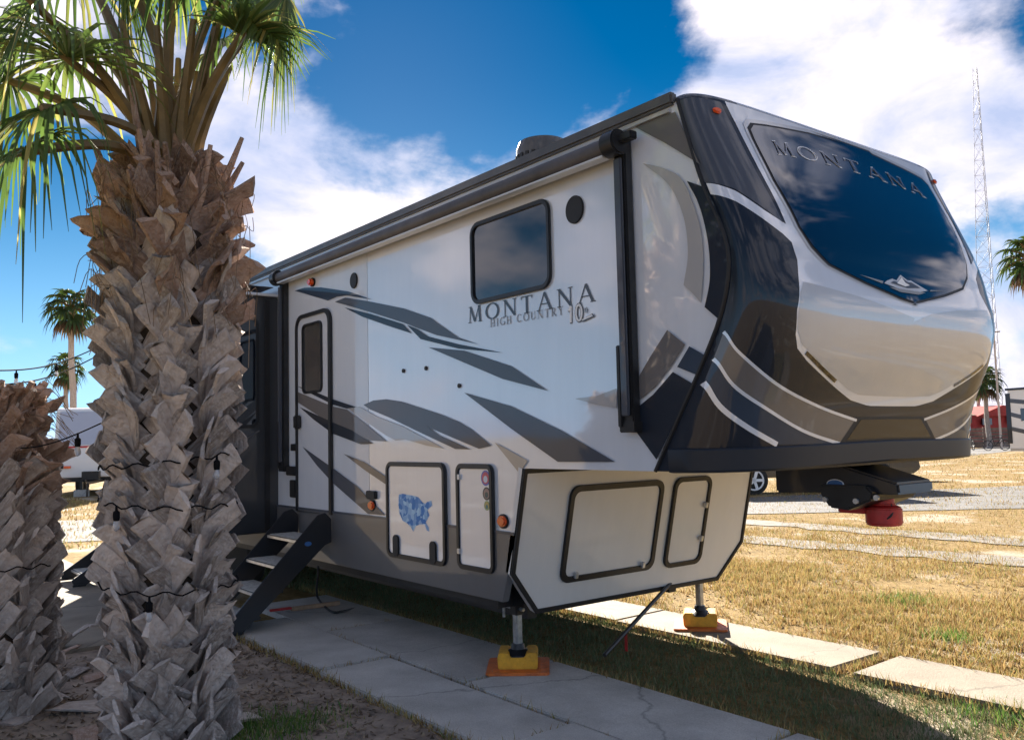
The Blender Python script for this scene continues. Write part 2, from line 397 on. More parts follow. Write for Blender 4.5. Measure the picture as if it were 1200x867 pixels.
# concrete slabs: children of the pads
def slab(parent, x0, x1, y0, y1, top=.045, m=None):
    j = lambda: random.uniform(-.012, .012)
    c = [(x0+j(), y0+j()), (x1+j(), y0+j()), (x1+j(), y1+j()), (x0+j(), y1+j())]
    mb = MB(); dz = random.uniform(-.006, .006)
    mb.prism([(p[0], p[1], -.05) for p in c], (0, 0, top+.05+dz))
    part('concrete_slab', mb, m or m_conc, parent, bev=.008)
pad = empty('concrete_pad', (-6, 3.3, 0), kind='structure')
xs_ = [-7.5, -5.62, -3.66, -1.7, .3, 2.3]
for a, b in zip(xs_, xs_[1:]): slab(pad, a+.006, b-.006, 2.62, 3.185)
xs_ = [-8.3, -6.72, -4.72, -2.8, -.9, 1.2]
for a, b in zip(xs_, xs_[1:]): slab(pad, a+.006, b-.006, 3.20, 3.97, .042)
fpad = empty('concrete_strip', (-4, 5.5, 0), kind='structure')
for a, b in ((-9.6, -7.5), (-7.48, -5.4), (-5.38, -3.36), (-3.22, -1.1), (-1.08, 1.2)): slab(fpad, a, b, 5.20, 5.82, .04, m_conc_sun_toned)
ppad = empty('patio_slab', (-11, 2, 0), kind='structure')
for a, b in ((-15.4, -12.9), (-12.88, -10.3), (-10.28, -7.55)): slab(ppad, a, b, .2, 2.55, .03, m_conc_sun_toned)
sheet('soil_bed', [(-7.9, -1.2), (-2.2, -1.8), (-2.0, 1.2), (-3.1, 2.5), (-4.2, 2.66), (-7.3, 2.60), (-8.2, 1.9), (-8.6, 0.2)], .008, m_soil, jit=.12, step=.3)

# ------------------------------------------------------------------ grass and litter
def blades(name, xy, hmin, hmax, wd, m, z0=.0, lean=.6, label=None, cat='grass'):
    n = len(xy); a = np.random.rand(n)*2*np.pi; h = hmin+(hmax-hmin)*np.random.rand(n)**1.6
    la = np.random.rand(n)*2*np.pi; ll = h*lean*np.random.rand(n)*1.4
    b = np.zeros((n, 3, 3)); wx = np.cos(a)*wd*(.6+.8*np.random.rand(n)); wy = np.sin(a)*wd*(.6+.8*np.random.rand(n))
    b[:, 0, 0] = xy[:, 0]-wx; b[:, 0, 1] = xy[:, 1]-wy; b[:, 1, 0] = xy[:, 0]+wx; b[:, 1, 1] = xy[:, 1]+wy
    b[:, 2, 0] = xy[:, 0]+np.cos(la)*ll; b[:, 2, 1] = xy[:, 1]+np.sin(la)*ll; b[:, 2, 2] = h; b[:, :, 2] += z0
    me = bpy.data.meshes.new(name); me.vertices.add(3*n); me.vertices.foreach_set('co', b.reshape(-1))
    me.loops.add(3*n); me.loops.foreach_set('vertex_index', np.arange(3*n, dtype=np.int32))
    me.polygons.add(n); me.polygons.foreach_set('loop_start', np.arange(0, 3*n, 3, dtype=np.int32)); me.polygons.foreach_set('loop_total', np.full(n, 3, dtype=np.int32))
    me.update(calc_edges=True); me.materials.append(m)
    o = bpy.data.objects.new(name, me); COL.objects.link(o); tag(o, label, cat, kind='stuff'); return o
def clumped(n, x0, x1, y0, y1, cl=.06, frac=.65, per=14, keep=None):
    k = int(n*frac/per); c = np.stack([np.random.uniform(x0, x1, k), np.random.uniform(y0, y1, k)], 1)
    p = np.repeat(c, per, 0)+np.random.normal(0, cl, (k*per, 2))
    q = np.stack([np.random.uniform(x0, x1, n-k*per), np.random.uniform(y0, y1, n-k*per)], 1)
    p = np.concatenate([p, q])
    p = p[(p[:, 0] > x0) & (p[:, 0] < x1) & (p[:, 1] > y0) & (p[:, 1] < y1)]
    return p if keep is None else p[keep(p)]
m_dry = ramp_mat('dry_grass', ((0, (.13, .075, .03)), (.25, (.34, .21, .08)), (.55, (.50, .37, .17)), (.85, (.33, .28, .09)), (1, (.13, .18, .05))), translucent=.25)
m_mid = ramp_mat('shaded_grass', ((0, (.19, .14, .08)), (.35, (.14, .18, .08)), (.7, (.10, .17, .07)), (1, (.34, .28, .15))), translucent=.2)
m_green = ramp_mat('green_grass', ((0, (.06, .14, .03)), (.5, (.10, .22, .04)), (1, (.26, .26, .07))), translucent=.3)
m_litter = ramp_mat('leaf_litter', ((0, (.09, .06, .04)), (.5, (.20, .14, .09)), (1, (.34, .27, .19))))
patch = lambda p: (np.sin(p[:, 0]*1.7+np.sin(p[:, 1]*1.1)*2)+np.sin(p[:, 1]*2.3+p[:, 0]*.6)+np.random.rand(len(p))*2.4) > .6
blades('dry_grass', np.concatenate([clumped(70000, -10, .6, 5.86, 9.2, keep=patch), clumped(45000, -9, .6, 5.86, 9.2, .035, .95, 40, keep=patch), clumped(60000, -12, 0, 9.2, 13.5, .1, keep=patch), clumped(30000, -16, 2, 13.5, 24, .14)]),
       .015, .075, .005, m_dry, label='dry yellow lawn grass beside the sunlit concrete strip')
blades('far_grass', np.concatenate([clumped(26000, -34, -6, 18, 52, .3), clumped(9000, -34, -15, -1, 6, .2)]), .03, .10, .012, m_dry, label='straw coloured grass beyond the road')
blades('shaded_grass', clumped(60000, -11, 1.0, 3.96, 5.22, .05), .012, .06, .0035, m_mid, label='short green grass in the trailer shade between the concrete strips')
pts_ = clumped(5200, -9, .6, 5.9, 12, .05, .9, 26)
blades('tall_tufts', pts_, .05, .15, .004, m_dry, lean=.9, label='taller straw coloured tufts scattered over the lawn')
blades('lawn_litter', clumped(2600, -9, .6, 5.9, 11, .3, .3), .004, .018, .016, m_litter, lean=3.5, label='brown leaf scraps scattered over the dry lawn', cat='litter')
e = []
for (px, py, r_, k) in ((1060, 705, .16, 500), (1112, 748, .10, 300), (310, 856, .16, 700), (360, 850, .12, 260), (1170, 840, .14, 300), (275, 862, .12, 400)):
    c = onZ(px, py); e.append(np.stack([np.random.normal(c.x, r_, k), np.random.normal(c.y, r_, k)], 1))
blades('green_grass', np.concatenate(e), .03, .085, .004, m_green, label='fresh green grass tufts among the dry lawn')
edge = np.concatenate([np.stack([np.random.uniform(-9, 1, 2600), np.random.normal(y, .022, 2600)], 1) for y in (5.83, 5.19, 3.98, 2.60)]
                      + [np.stack([np.random.normal(x, .006, 70), np.random.uniform(y0, y1, 70)], 1) for x, y0, y1 in ((-5.62, 2.62, 3.19), (-3.66, 2.62, 3.19), (-6.72, 3.2, 3.97), (-4.72, 3.2, 3.97), (-2.8, 3.2, 3.97))]
                      + [np.stack([np.random.uniform(-6.6, .5, 380), np.random.normal(3.193, .005, 380)], 1)]
                      + [np.stack([np.random.normal(-3.29, .035, 260), np.random.uniform(5.2, 5.85, 260)], 1)])
blades('edge_grass', edge, .015, .075, .004, m_dry, z0=.02, label='ragged dry grass along the concrete slab edges')
blades('leaf_litter', np.concatenate([clumped(8500, -7.4, -2.2, .2, 2.75, .1), clumped(160, -7.4, -1.5, 2.7, 3.9, .2, .3)]), .006, .024, .013, m_litter, z0=.01, lean=3.2, label='brown leaf litter on the bare soil by the palms', cat='litter')

# ------------------------------------------------------------------ the fifth-wheel trailer
Y0, WID = 3.45, 2.54; YC = Y0+WID/2; Y1 = Y0+WID; HW = WID/2
XB = -12.6                       # rear wall
rv = empty('fifth_wheel_trailer', (-7.5, YC, 0), 'large white and charcoal fifth wheel trailer parked on the concrete strips', 'camper trailer')
def interp(tab):
    zs = [a for a, b in tab]
    def f(z):
        z = min(max(z, zs[0]), zs[-1])
        i = max(0, min(len(tab)-2, next((k for k in range(len(tab)-1) if z <= zs[k+1]), len(tab)-2)))
        def sl(k):
            if k <= 0: return (tab[1][1]-tab[0][1])/(zs[1]-zs[0])
            if k >= len(tab)-1: return (tab[-1][1]-tab[-2][1])/(zs[-1]-zs[-2])
            return (tab[k+1][1]-tab[k-1][1])/(zs[k+1]-zs[k-1])
        h = zs[i+1]-zs[i]; t = (z-zs[i])/h
        return (2*t**3-3*t*t+1)*tab[i][1]+(t**3-2*t*t+t)*h*sl(i)+(-2*t**3+3*t*t)*tab[i+1][1]+(t**3-t*t)*h*sl(i+1)
    return f
xs = interp([(1.40, -3.22), (1.70, -3.03), (1.97, -2.86), (2.2, -2.735), (2.42, -2.68), (2.58, -2.70), (2.86, -2.82), (3.15, -2.91), (3.40, -2.98)])
xf = interp([(1.40, -2.63), (1.52, -2.605), (1.75, -2.57), (2.0, -2.47), (2.2, -2.432), (2.3, -2.44), (2.37, -2.462), (2.46, -2.49), (2.52, -2.502), (2.64, -2.533), (2.75, -2.568), (2.91, -2.633), (3.07, -2.706), (3.25, -2.785), (3.40, -2.835)])
def S0(a, z):
    t = math.sin(a*math.pi/2); g = max(0, 1-abs(t)**7)**.31
    x0 = xs(z); return Vector((x0+(xf(z)-x0)*g, YC+HW*t, z))
def Sn(a, z):
    e = 1e-3; n = (S0(min(a+e, 1), z)-S0(max(a-e, -1), z)).cross(S0(a, min(z+e, 3.4))-S0(a, max(z-e, 1.4)))
    return n.normalized()
def S(a, z, off=0.): return S0(a, z)+Sn(a, z)*off
ZT = 3.352
NA, NZ = 110, 48
mb = MB(); AA = [-1+2*i/NA for i in range(NA+1)]; ZZ = [1.40+(ZT-1.40)*j/NZ for j in range(NZ+1)]
v = []; f = []
for z in ZZ: v += [S0(a, z) for a in AA]
rings = len(ZZ)
for k in range(1, 6):
    th = rad(18*k); ins = .05*(1-math.cos(th)); zz = ZT+.042*math.sin(th)
    for a in AA:
        p = S0(a, ZT); t = math.sin(a*math.pi/2)
        v.append(Vector((p.x-ins-(zz-ZT)*.5, YC+(HW-ins)*t, zz)))
    rings += 1
for j in range(rings-1):
    for i in range(NA):
        o = j*(NA+1)+i; f.append((o, o+1, o+NA+2, o+NA+1))
mb.add(v, f)
cap_mb = mb
cap = part('front_cap', mb, m_navy, rv, ang=60, label='rounded navy nose cap with white window surround and grey stripes')
cap.data.materials.append(m_silver); cap.data.materials.append(m_char)
for p in cap.data.polygons:
    c = p.center+ORG[rv]
    if c.z > ZT: p.material_index = 1 if abs(c.y-YC) < .97 else 2
bvh = BVHTree.FromPolygons([tuple(q) for q in v], f)
def cap_hit(px, py):
    h = bvh.ray_cast(CAM, ray(px, py).normalized())[0]
    if h is None:                # just past the edge: nearest point of the skin
        d = ray(px, py).normalized(); h = min(cap_mb.v, key=lambda q: ((q-CAM)-d*(q-CAM).dot(d)).length)
    t = max(-1, min(1, (h.y-YC)/HW)); return (math.asin(t)*2/math.pi, min(h.z, ZT))
def cap_decal(name, pts, off, m, parent=None, mirror=False, step=.035, label=None):
    """pts: (a,z) surface coordinates; meshed finely so that it lies on the curved cap"""
    K = 1.7; P2 = [Vector((p[0]*K, p[1])) for p in pts]
    dense = []
    for i in range(len(P2)):
        a, b = P2[i], P2[(i+1) % len(P2)]; k = max(1, int((b-a).length/step))
        dense += [a.lerp(b, j/k) for j in range(k)]
    n = len(dense); x0, x1 = min(p.x for p in dense), max(p.x for p in dense); y0, y1 = min(p.y for p in dense), max(p.y for p in dense)
    pts2 = list(dense)
    yy = y0+step/2
    while yy < y1:
        xx = x0+step/2
        while xx < x1:
            pts2.append(Vector((xx+random.uniform(-.002, .002), yy+random.uniform(-.002, .002)))); xx += step
        yy += step
    # keep only grid points inside
    def inside(q):
        c = False
        for i in range(n):
            a, b = dense[i], dense[i-1]
            if (a.y > q.y) != (b.y > q.y) and q.x < (b.x-a.x)*(q.y-a.y)/(b.y-a.y)+a.x: c = not c
        return c
    pts2 = dense+[q for q in pts2[n:] if inside(q)]
    r = geometry.delaunay_2d_cdt(pts2, [(i, (i+1) % n) for i in range(n)], [], 1, 1e-5)
    out = []
    for sg in ((1, -1) if mirror else (1,)):
        mb = MB(); mb.add([S(sg*max(-1, min(1, p.x/K)), p.y, off) for p in r[0]], [tuple(q) for q in r[2]])
        out.append(part(name, mb, m, parent or cap, ang=80, label=label))
    return out
def H(*pts): return [cap_hit(*p) for p in pts]
c6 = lambda x, y: (700+x/2.4, 80+y/2.4)
c7 = lambda x, y: (700+x/2.4, 330+y/2.4)
cA = lambda x, y: (850+x/2.891, 240+y/2.891)
c3 = lambda x, y: (280+x/3.097, 200+y/3.097)
c4 = lambda x, y: (280+x/2.71, 440+y/2.71)
cB = lambda x, y: (420+x/4.815, 520+y/4.815)
c8 = lambda x, y: (560+x/2.5, 520+y/2.5)
def mirror_close(h):
    """left half (a<0) + its mirror image as one loop"""
    return h+[(-a, z) for a, z in reversed(h) if a < -1e-4]
def sym(name, half, off, m, parent=None, label=None, step=.035): return cap_decal(name, mirror_close(half), off, m, parent, label=label, step=step)[0]
seamz = lambda px, py: (-1., onY(px, py, Y0).z)
# white surround (left half from the top middle round to the bottom middle)
lowL = H(c6(390, 375), c6(460, 420), c6(520, 465), c6(546, 490), c6(562, 540), c6(566, 600), c6(561, 680), c7(557, 150), c7(562, 188), c7(588, 222), c7(660, 290), c7(712, 333), c7(755, 347))
tl = cap_hit(849, 119)
halfw = [(0, ZT-.004), (tl[0]*.5, ZT-.004), (tl[0], ZT-.004)]+H((862, 145), (890, 200), (921, 263))+H((896, 247), (862, 224))+[(-.995, 2.865), (-.995, 2.80)]+lowL
zb = lowL[-1][1]; halfw += [(-.12, zb-.004), (0, zb-.005)]
white = sym('white_surround', halfw, .0015, m_white)
# silver bulge below the windshield
hb = H(cA(640, 385))+H(cA(560, 350), cA(450, 310), cA(300, 270), cA(262, 262), cA(252, 300), cA(246, 370), cA(243, 420), cA(257, 470), cA(330, 548), cA(415, 625), cA(450, 643))
hb = [(0, hb[0][1]-.022)]+hb+[(-.1, hb[-1][1]-.004), (0, hb[-1][1]-.006)]
sym('silver_bulge', hb, .003, m_silver)
# windshield: gasket, glass
hwn = H(c6(900, 662), c6(850, 646), c6(750, 602), c6(650, 551), c6(602, 500), c6(568, 450), c6(498, 320), c6(440, 205), c6(428, 176), c6(436, 163), c6(480, 168), c6(600, 190), c6(700, 220))
zb0 = hwn[0][1]; zt0 = hwn[-1][1]
hwn = [(0, zb0-.004)]+hwn+[(-.15, zt0+.006), (0, zt0+.010)]
sym('windshield_trim', [(a*1.02, z+(.012 if z > 2.9 else -.004)) for a, z in hwn[1:-1]] and [(0, hwn[0][1]-.022)]+[(a*1.045-.004, z+(.035 if z > 3.05 else -.018 if z < 2.6 else 0)) for a, z in hwn[1:-1]]+[(0, hwn[-1][1]+.032)], .0045, m_silver)
gask = sym('window_gasket', [(0, hwn[0][1]-.0125)]+[(a*1.015-.004, z+(.013 if z > 3.05 else -.012 if z < 2.6 else 0)) for a, z in hwn[1:-1]]+[(0, hwn[-1][1]+.012)], .006, m_black)
glass = sym('windshield', hwn, .009, m_wshield, label='dark blue wraparound front windshield')
# charcoal upper corners
cap_decal('corner_patch', [(-.998, ZT-.004), ]+[(-.93, ZT-.004)]+H((844, 120), (858, 147), (886, 202), (917, 261), (896, 245), (862, 222))+[(-.998, 2.87)], .0018, m_char, mirror=True)
# stripes below: taupe band, slate band, thin white lines
up_t = H(c7(352, 142), c7(400, 200), c7(500, 285), c7(620, 350), c7(728, 390))
lo_t = H(c7(680, 455), c7(580, 420), c7(480, 360), c7(382, 290), c7(322, 218))
cap_decal('taupe_stripe', up_t+lo_t, .0016, m_taupe, mirror=True)
lo_s = H(c7(505, 458), c7(420, 408), c7(345, 350), c7(292, 285))
cap_decal('slate_stripe', lo_t[::-1]+lo_s[:], .0013, m_blue, mirror=True)
def cap_line(name, hits, wd, m, off=.003):
    h = [Vector(p) for p in crom([Vector((a, z)) for a, z in hits], 6)]; L_, R_ = [], []
    for i, p in enumerate(h):
        t = (h[min(i+1, len(h)-1)]-h[max(i-1, 0)]).normalized(); n = Vector((-t.y/1.0, t.x))
        L_.append(tuple(p+Vector((n.x*wd/1.9, n.y*wd)))); R_.append(tuple(p-Vector((n.x*wd/1.9, n.y*wd))))
    cap_decal(name, L_+R_[::-1], off, m, mirror=True, step=.05)
cap_line('white_pinstripe', up_t, .0075, m_white)
cap_line('white_pinstripe', lo_t[::-1], .0085, m_white)
cap_line('white_pinstripe', lo_s[::-1], .014, m_white)
# light slits at the bulge corners, lower lens
cap_line('light_bar', H(cA(272, 500), cA(320, 548), cA(372, 597)), .010, m_glass, .005)
hl = H(c7(740, 388), c7(700, 445)); hl = [(0, hl[0][1]+.002)]+hl+[(0, hl[1][1]+.004)]
sym('lower_lens', hl, .004, mat('smoked_lens', (.02, .02, .022), .25, coat=.25, spec=.3))
hl2 = [(hl[0][0], hl[0][1]+.014), (hl[1][0]-.02, hl[1][1]+.014), (hl[2][0]-.03, hl[2][1]-.008), (0, hl[3][1]-.008)]
sym('lens_gasket', hl2, .0025, m_black)
# bottom lip
mb = MB(); v = []; f = []; prof = [(0, .112), (.030, .104), (.036, .096), (.030, -.004), (.022, -.014), (-.06, -.02)]
LA = [-.985+1.97*i/60 for i in range(61)]
for a in LA:
    zc = 1.41+.02*(1-abs(a)); n = Sn(a, 1.42); n.z = 0; n.normalize(); t_ = min(1, (1-abs(a))*8+.25)
    for (o, h) in prof: v.append(S0(a, 1.42)*1+n*(o*t_)+Vector((0, 0, zc-1.42+h)))
k = len(prof)
for i in range(60):
    for j in range(k-1): f.append((i*k+j, i*k+j+1, (i+1)*k+j+1, (i+1)*k+j))
mb.add(v, f); part('bottom_lip', mb, mat('lip_satin_navy', (.014, .020, .032), .42, spec=.35), rv, ang=25)
# underside of the overhang
mb = MB(); pl = [S0(a, 1.42) for a in AA[2:-2]]; pl = [Vector((-4.6, Y0+.03, 1.4))]+[Vector((p.x-.03, p.y, 1.4)) for p in pl]+[Vector((-4.6, Y1-.03, 1.4))]
mb.prism(pl, (0, 0, .05)); part('overhang_floor', mb, m_black, rv)
# seam trim between side wall and cap
for yy, sg in ((Y0, -1), (Y1, 1)):
    pts = [Vector((xs(1.40+(3.36-1.40)*i/30)-.004, yy+sg*.004, 1.40+(3.36-1.40)*i/30)) for i in range(31)]
    mb = MB(); mb.tube(pts, .011, 6); part('seam_trim', mb, m_black, rv)
# windshield lettering and emblem
def glyphs(txt):
    """stroke font with serifs: per letter list of quads [(x,y)*4] in em units, cap height 1"""
    T, t = .14, .06; GAP = .24
    def st(x0, y0, x1, y1, w_):
        d = Vector((x1-x0, y1-y0)).normalized(); n = Vector((-d.y, d.x))*w_/2; a = Vector((x0, y0)); b = Vector((x1, y1)); return [a-n, b-n, b+n, a+n]
    def sf(x, y, w_): return st(x-w_/2, y, x+w_/2, y, .045)
    def arc(cx, cy, rx, ry, a0, a1, th, tv, n=18):
        o = []
        for i in range(n):
            q = []
            for a in (a0+(a1-a0)*i/n, a0+(a1-a0)*(i+1)/n):
                a = rad(a); w_ = tv+(th-tv)*abs(math.cos(a)); c, s = math.cos(a), math.sin(a)
                q.append((Vector((cx+(rx-w_/2)*c, cy+(ry-w_/2)*s)), Vector((cx+(rx+w_/2)*c, cy+(ry+w_/2)*s))))
            o.append([q[0][0], q[0][1], q[1][1], q[1][0]])
        return o
    G = {'M': (1.05, [st(.14, 0, .20, 1, t), st(.20, 1, .52, .05, T), st(.52, .05, .84, 1, t), st(.84, 1, .91, 0, T), sf(.14, .02, .24), sf(.91, .02, .28), sf(.17, .98, .2), sf(.87, .98, .2)]),
         'O': (1.0, arc(.5, .5, .42, .46, 0, 360, T, t, 28)),
         'N': (.95, [st(.15, 0, .15, 1, t), st(.15, .97, .80, .03, T), st(.80, 0, .80, 1, t), sf(.15, .02, .24), sf(.13, .98, .22), sf(.80, .98, .26)]),
         'T': (.8, [st(.40, 0, .40, 1, T), st(.04, .97, .76, .97, .06), st(.06, .82, .06, .97, .05), st(.74, .82, .74, .97, .05), sf(.40, .02, .34)]),
         'A': (.95, [st(.10, 0, .46, 1, t), st(.46, 1, .84, 0, T), st(.24, .35, .70, .35, t), sf(.10, .02, .24), sf(.84, .02, .30)]),
         'H': (.9, [st(.17, 0, .17, 1, T), st(.73, 0, .73, 1, T), st(.17, .5, .73, .5, t), sf(.17, .02, .28), sf(.73, .02, .28), sf(.17, .98, .28), sf(.73, .98, .28)]),
         'I': (.45, [st(.22, 0, .22, 1, T), sf(.22, .02, .3), sf(.22, .98, .3)]),
         'G': (.95, arc(.5, .5, .42, .46, 45, 320, T, t, 20)+[st(.82, .05, .82, .42, T*.9), sf(.78, .43, .3)]),
         'C': (.9, arc(.5, .5, .42, .46, 45, 315, T, t, 20)),
         'U': (.9, [st(.17, .32, .17, 1, T), st(.73, .32, .73, 1, t)]+arc(.45, .34, .28, .32, 180, 360, T*.8, t, 12)+[sf(.17, .98, .28), sf(.73, .98, .24)]),
         'R': (.85, [st(.18, 0, .18, 1, T), st(.36, .45, .76, 0, T)]+arc(.34, .72, .28, .24, -90, 90, T, t, 10)+[st(.18, .97, .36, .97, .05), st(.18, .48, .36, .48, .05), sf(.18, .02, .28)]),
         'Y': (.85, [st(.42, 0, .42, .5, T), st(.10, 1, .42, .48, T), st(.42, .48, .74, 1, t), sf(.42, .02, .28), sf(.10, .98, .22), sf(.74, .98, .2)]),
         '1': (.5, [st(.25, 0, .30, 1, .2), st(.06, .72, .30, .98, .14)]), '0': (.8, arc(.40, .5, .30, .46, 0, 360, .2, .14, 22)),
         't': (.5, [st(.25, .1, .25, 1, .2), st(.05, .7, .45, .7, .16)]), 'h': (.6, [st(.12, 0, .12, 1, .18), st(.48, 0, .48, .5, .18), st(.12, .55, .48, .55, .18)]), ' ': (.45, [])}
    out = []; x = 0
    for ci, ch in enumerate(txt):
        w_, qs = G[ch]; out += [([p+Vector((x, 0)) for p in q], i, ci) for i, q in enumerate(qs)]; x += w_+GAP
    return out, x-GAP
def lettering(name, txt, mapf, m, parent, grow=0.):
    qs, wd = glyphs(txt); letters = {}
    for q, i, ci in qs:
        if grow:
            c = sum(q, Vector((0, 0)))/4; q = [p+(p-c).normalized()*grow for p in q]
        letters.setdefault(ci, MB()).add([mapf(p.x/wd, p.y, (i % 4)*.00035) for p in q], [(0, 1, 2, 3)])
    for mb in letters.values(): part(name, mb, m, parent, smooth=False)
wl, wr = cap_hit(*c6(482, 215)), None
def on_glass(off):
    def g(u, v_, e):
        a = -.44+.86*u; base = 3.06+.045*(1-(a/.46)**2); return S(a, base+.09*v_, off+e)
    return g
lettering('windshield_letter', 'MONTANA', on_glass(.011), m_txtw, glass)
lettering('windshield_letter', 'MONTANA', lambda u, v_, e: on_glass(.0135)(u, .05+.9*v_, e), mat('lettering_tint', (.05, .07, .12), .2, coat=.7), glass, grow=-.034)
ez = 2.385
def em(pts, m, o): 
    mb = MB(); mb.add([S(a, ez+z*.62, o) for a, z in pts], [tuple(range(len(pts)))]); part('mountain_emblem', mb, m, glass, smooth=False)
em([(-.12, .0), (-.10, .03), (-.065, .06), (-.045, .05), (-.01, .115), (.02, .07), (.04, .075), (.09, .025), (.12, .0), (.06, -.035), (-.04, -.035)], m_chrome, .012)
em([(-.085, .015), (-.06, .04), (-.042, .032), (-.01, .09), (.018, .05), (.038, .052), (.08, .012), (0, -.012)], m_char, .0135)
em([(-.05, .02), (-.01, .088), (0, .04), (.02, .02), (-.01, .0)], m_txtw, .0145)
em([(-.24, .045), (-.12, .02), (-.13, -.005)], m_txt2, .012); em([(.13, -.005), (.14, .012), (.24, .03)], m_txt2, .012)
em([(-.10, -.028), (.10, -.028), (.05, -.062), (-.05, -.062)], m_txt2, .0125)
# marker light at the cap's upper corner
for sg in (-1, 1):
    mb = MB(); p = S(sg*.72, 3.27, .0); n = Sn(sg*.72, 3.27); mb.disc(p, n, .028, .018, 12, ry=.018); part('marker_light', mb, m_orange, rv, bev=.006)

# side walls: two skins each, dark joint between
YR = 5.79
def wallpoly(x0, x1, far=False):
    top = 3.35
    if far and x1 is None: return [(x0, 1.40)]+[(xs(1.40+(top-1.40)*i/26)-.004, 1.40+(top-1.40)*i/26) for i in range(27)]+[(x0, top)]
    if far: return [(x0, 1.40), (x1, 1.40), (x1, top), (x0, top)]
    if x1 is None:
        p = [(x0, .98), (-4.447, .98), (-4.345, 1.40)]+[(xs(1.40+(top-1.40)*i/26)-.004, 1.40+(top-1.40)*i/26) for i in range(27)]+[(x0, top)]
    else: p = [(x0, .98), (x1, .98), (x1, top), (x0, top)]
    return p
XJ = onY(432, 480, Y0).x
for yy, sg in ((Y0, 1), (Y1, -1)):
    for a, b, m in ((XJ+.004, None, m_white), (XB, XJ-.004, m_white2)):
        mb = MB(); mb.prism([(x, yy, z) for x, z in wallpoly(a, b, sg < 0)], (0, sg*.05, 0)); part('wall_panel', mb, m, rv, smooth=False)
    mb = MB(); mb.box(XJ-.02, XJ+.02, min(yy+sg*.01, yy+sg*.04), max(yy+sg*.01, yy+sg*.04), 1.0 if sg > 0 else 1.41, 3.34); part('wall_joint', mb, m_black, rv, smooth=False)
mb = MB(); mb.box(XB-.05, XB, Y0+.03, Y1-.03, .55, 3.35); part('rear_wall', mb, m_white2, rv, bev=.01)
mb = MB(); mb.box(XB-.05, -2.98, Y0+.02, Y1-.02, 3.352, 3.388); part('roof', mb, m_roof, rv, bev=.01)
mb = MB(); mb.box(XB, -4.75, Y0+.06, Y1-.36, .46, .56); part('underbelly', mb, m_black, rv)
mb = MB(); mb.box(XB+.2, -4.8, Y0+.35, Y0+.43, .34, .46).box(XB+.2, -4.8, Y1-.75, Y1-.67, .34, .46); part('chassis_rail', mb, m_blkmet, rv)
# lower skirt with a belt moulding; the far basement wall stands in a little
mb = MB(); mb.prism([(x, Y0-.012, z) for x, z in ((XB, .53), (-4.60, .53), (-4.447, .974), (XB, .974))], (0, .052, 0)); part('skirt', mb, m_skirt, rv, bev=.004)
mb = MB(); mb.box(XB, -4.46, Y0-.016, Y0+.01, .972, .99); part('belt_moulding', mb, m_char, rv)
mb = MB(); mb.prism([(x, YR-.05, z) for x, z in ((XB, .72), (-4.56, .72), (-4.40, 1.395), (XB, 1.395))], (0, .05, 0)); part('basement_wall', mb, m_skirt, rv, bev=.004)
mb = MB(); mb.box(XB, -4.4, YR-.02, Y1-.02, 1.37, 1.396); part('basement_ledge', mb, m_black, rv)
# roof edge gutter, trim and awning
for yy, sg in ((Y0, -1), (Y1, 1)):
    mb = MB(); y_a, y_b = sorted((yy+sg*.035, yy-sg*.02)); mb.box(XB-.04, -2.99, y_a, y_b, 3.335, 3.405)
    part('roof_gutter', mb, m_rooftrim, rv, bev=.012)
    mb = MB(); y_a, y_b = sorted((yy+sg*.025, yy-sg*.005)); mb.box(XB, -3.02, y_a, y_b, 3.30, 3.318); part('gutter_rail', mb, m_lgrey, rv)
AX0, AX1 = -8.07, -3.36
mb = MB(); mb.tube([(AX0+.05, Y0-.098, 3.205), (AX1-.05, Y0-.098, 3.205)], .052, 20)
roll = part('awning_roll', mb, m_awn, rv, label='rolled dark awning fabric along the roof edge')
mb = MB(); mb.box(AX0+.06, AX1-.06, Y0-.135, Y0-.06, 3.145, 3.158); part('awning_lead_rail', mb, m_white2, roll, bev=.004)
mb = MB(); mb.prism([(AX0+.06, Y0-.085, 3.262), (AX0+.06, Y0-.02, 3.298), (AX0+.06, Y0-.015, 3.290), (AX0+.06, Y0-.085, 3.250)], (AX1-AX0-.12, 0, 0)); part('awning_flap', mb, m_awn, roll)
for x, zb_ in ((AX1, 1.64), (AX0, 1.35)):
    mb = MB(); mb.box(x-.045, x+.045, Y0-.062, Y0-.002, zb_, 3.27); arm = part('awning_arm', mb, m_blkmet, rv, bev=.008)
    mb = MB(); mb.box(x-.028, x+.028, Y0-.085, Y0-.064, zb_+.06, 3.13); part('inner_arm', mb, m_char, arm, bev=.006)
    mb = MB(); mb.disc((x-.055, Y0-.10, 3.21), (1, 0, 0), .072, .11, 20); part('end_cap', mb, m_blkmet, arm, bev=.01)
    mb = MB(); mb.box(x-.02, x+.15 if x > -5 else x+.04, Y0-.12, Y0-.065, 3.20, 3.245); part('arm_bracket', mb, m_blkmet, arm, bev=.006)
    mb = MB(); mb.box(x-.06, x-.03, Y0-.08, Y0-.004, zb_+.0, zb_+.45).box(x-.06, x+.06, Y0-.07, Y0-.003, zb_-.03, zb_+.03); part('arm_foot', mb, m_blkmet, arm, bev=.005)
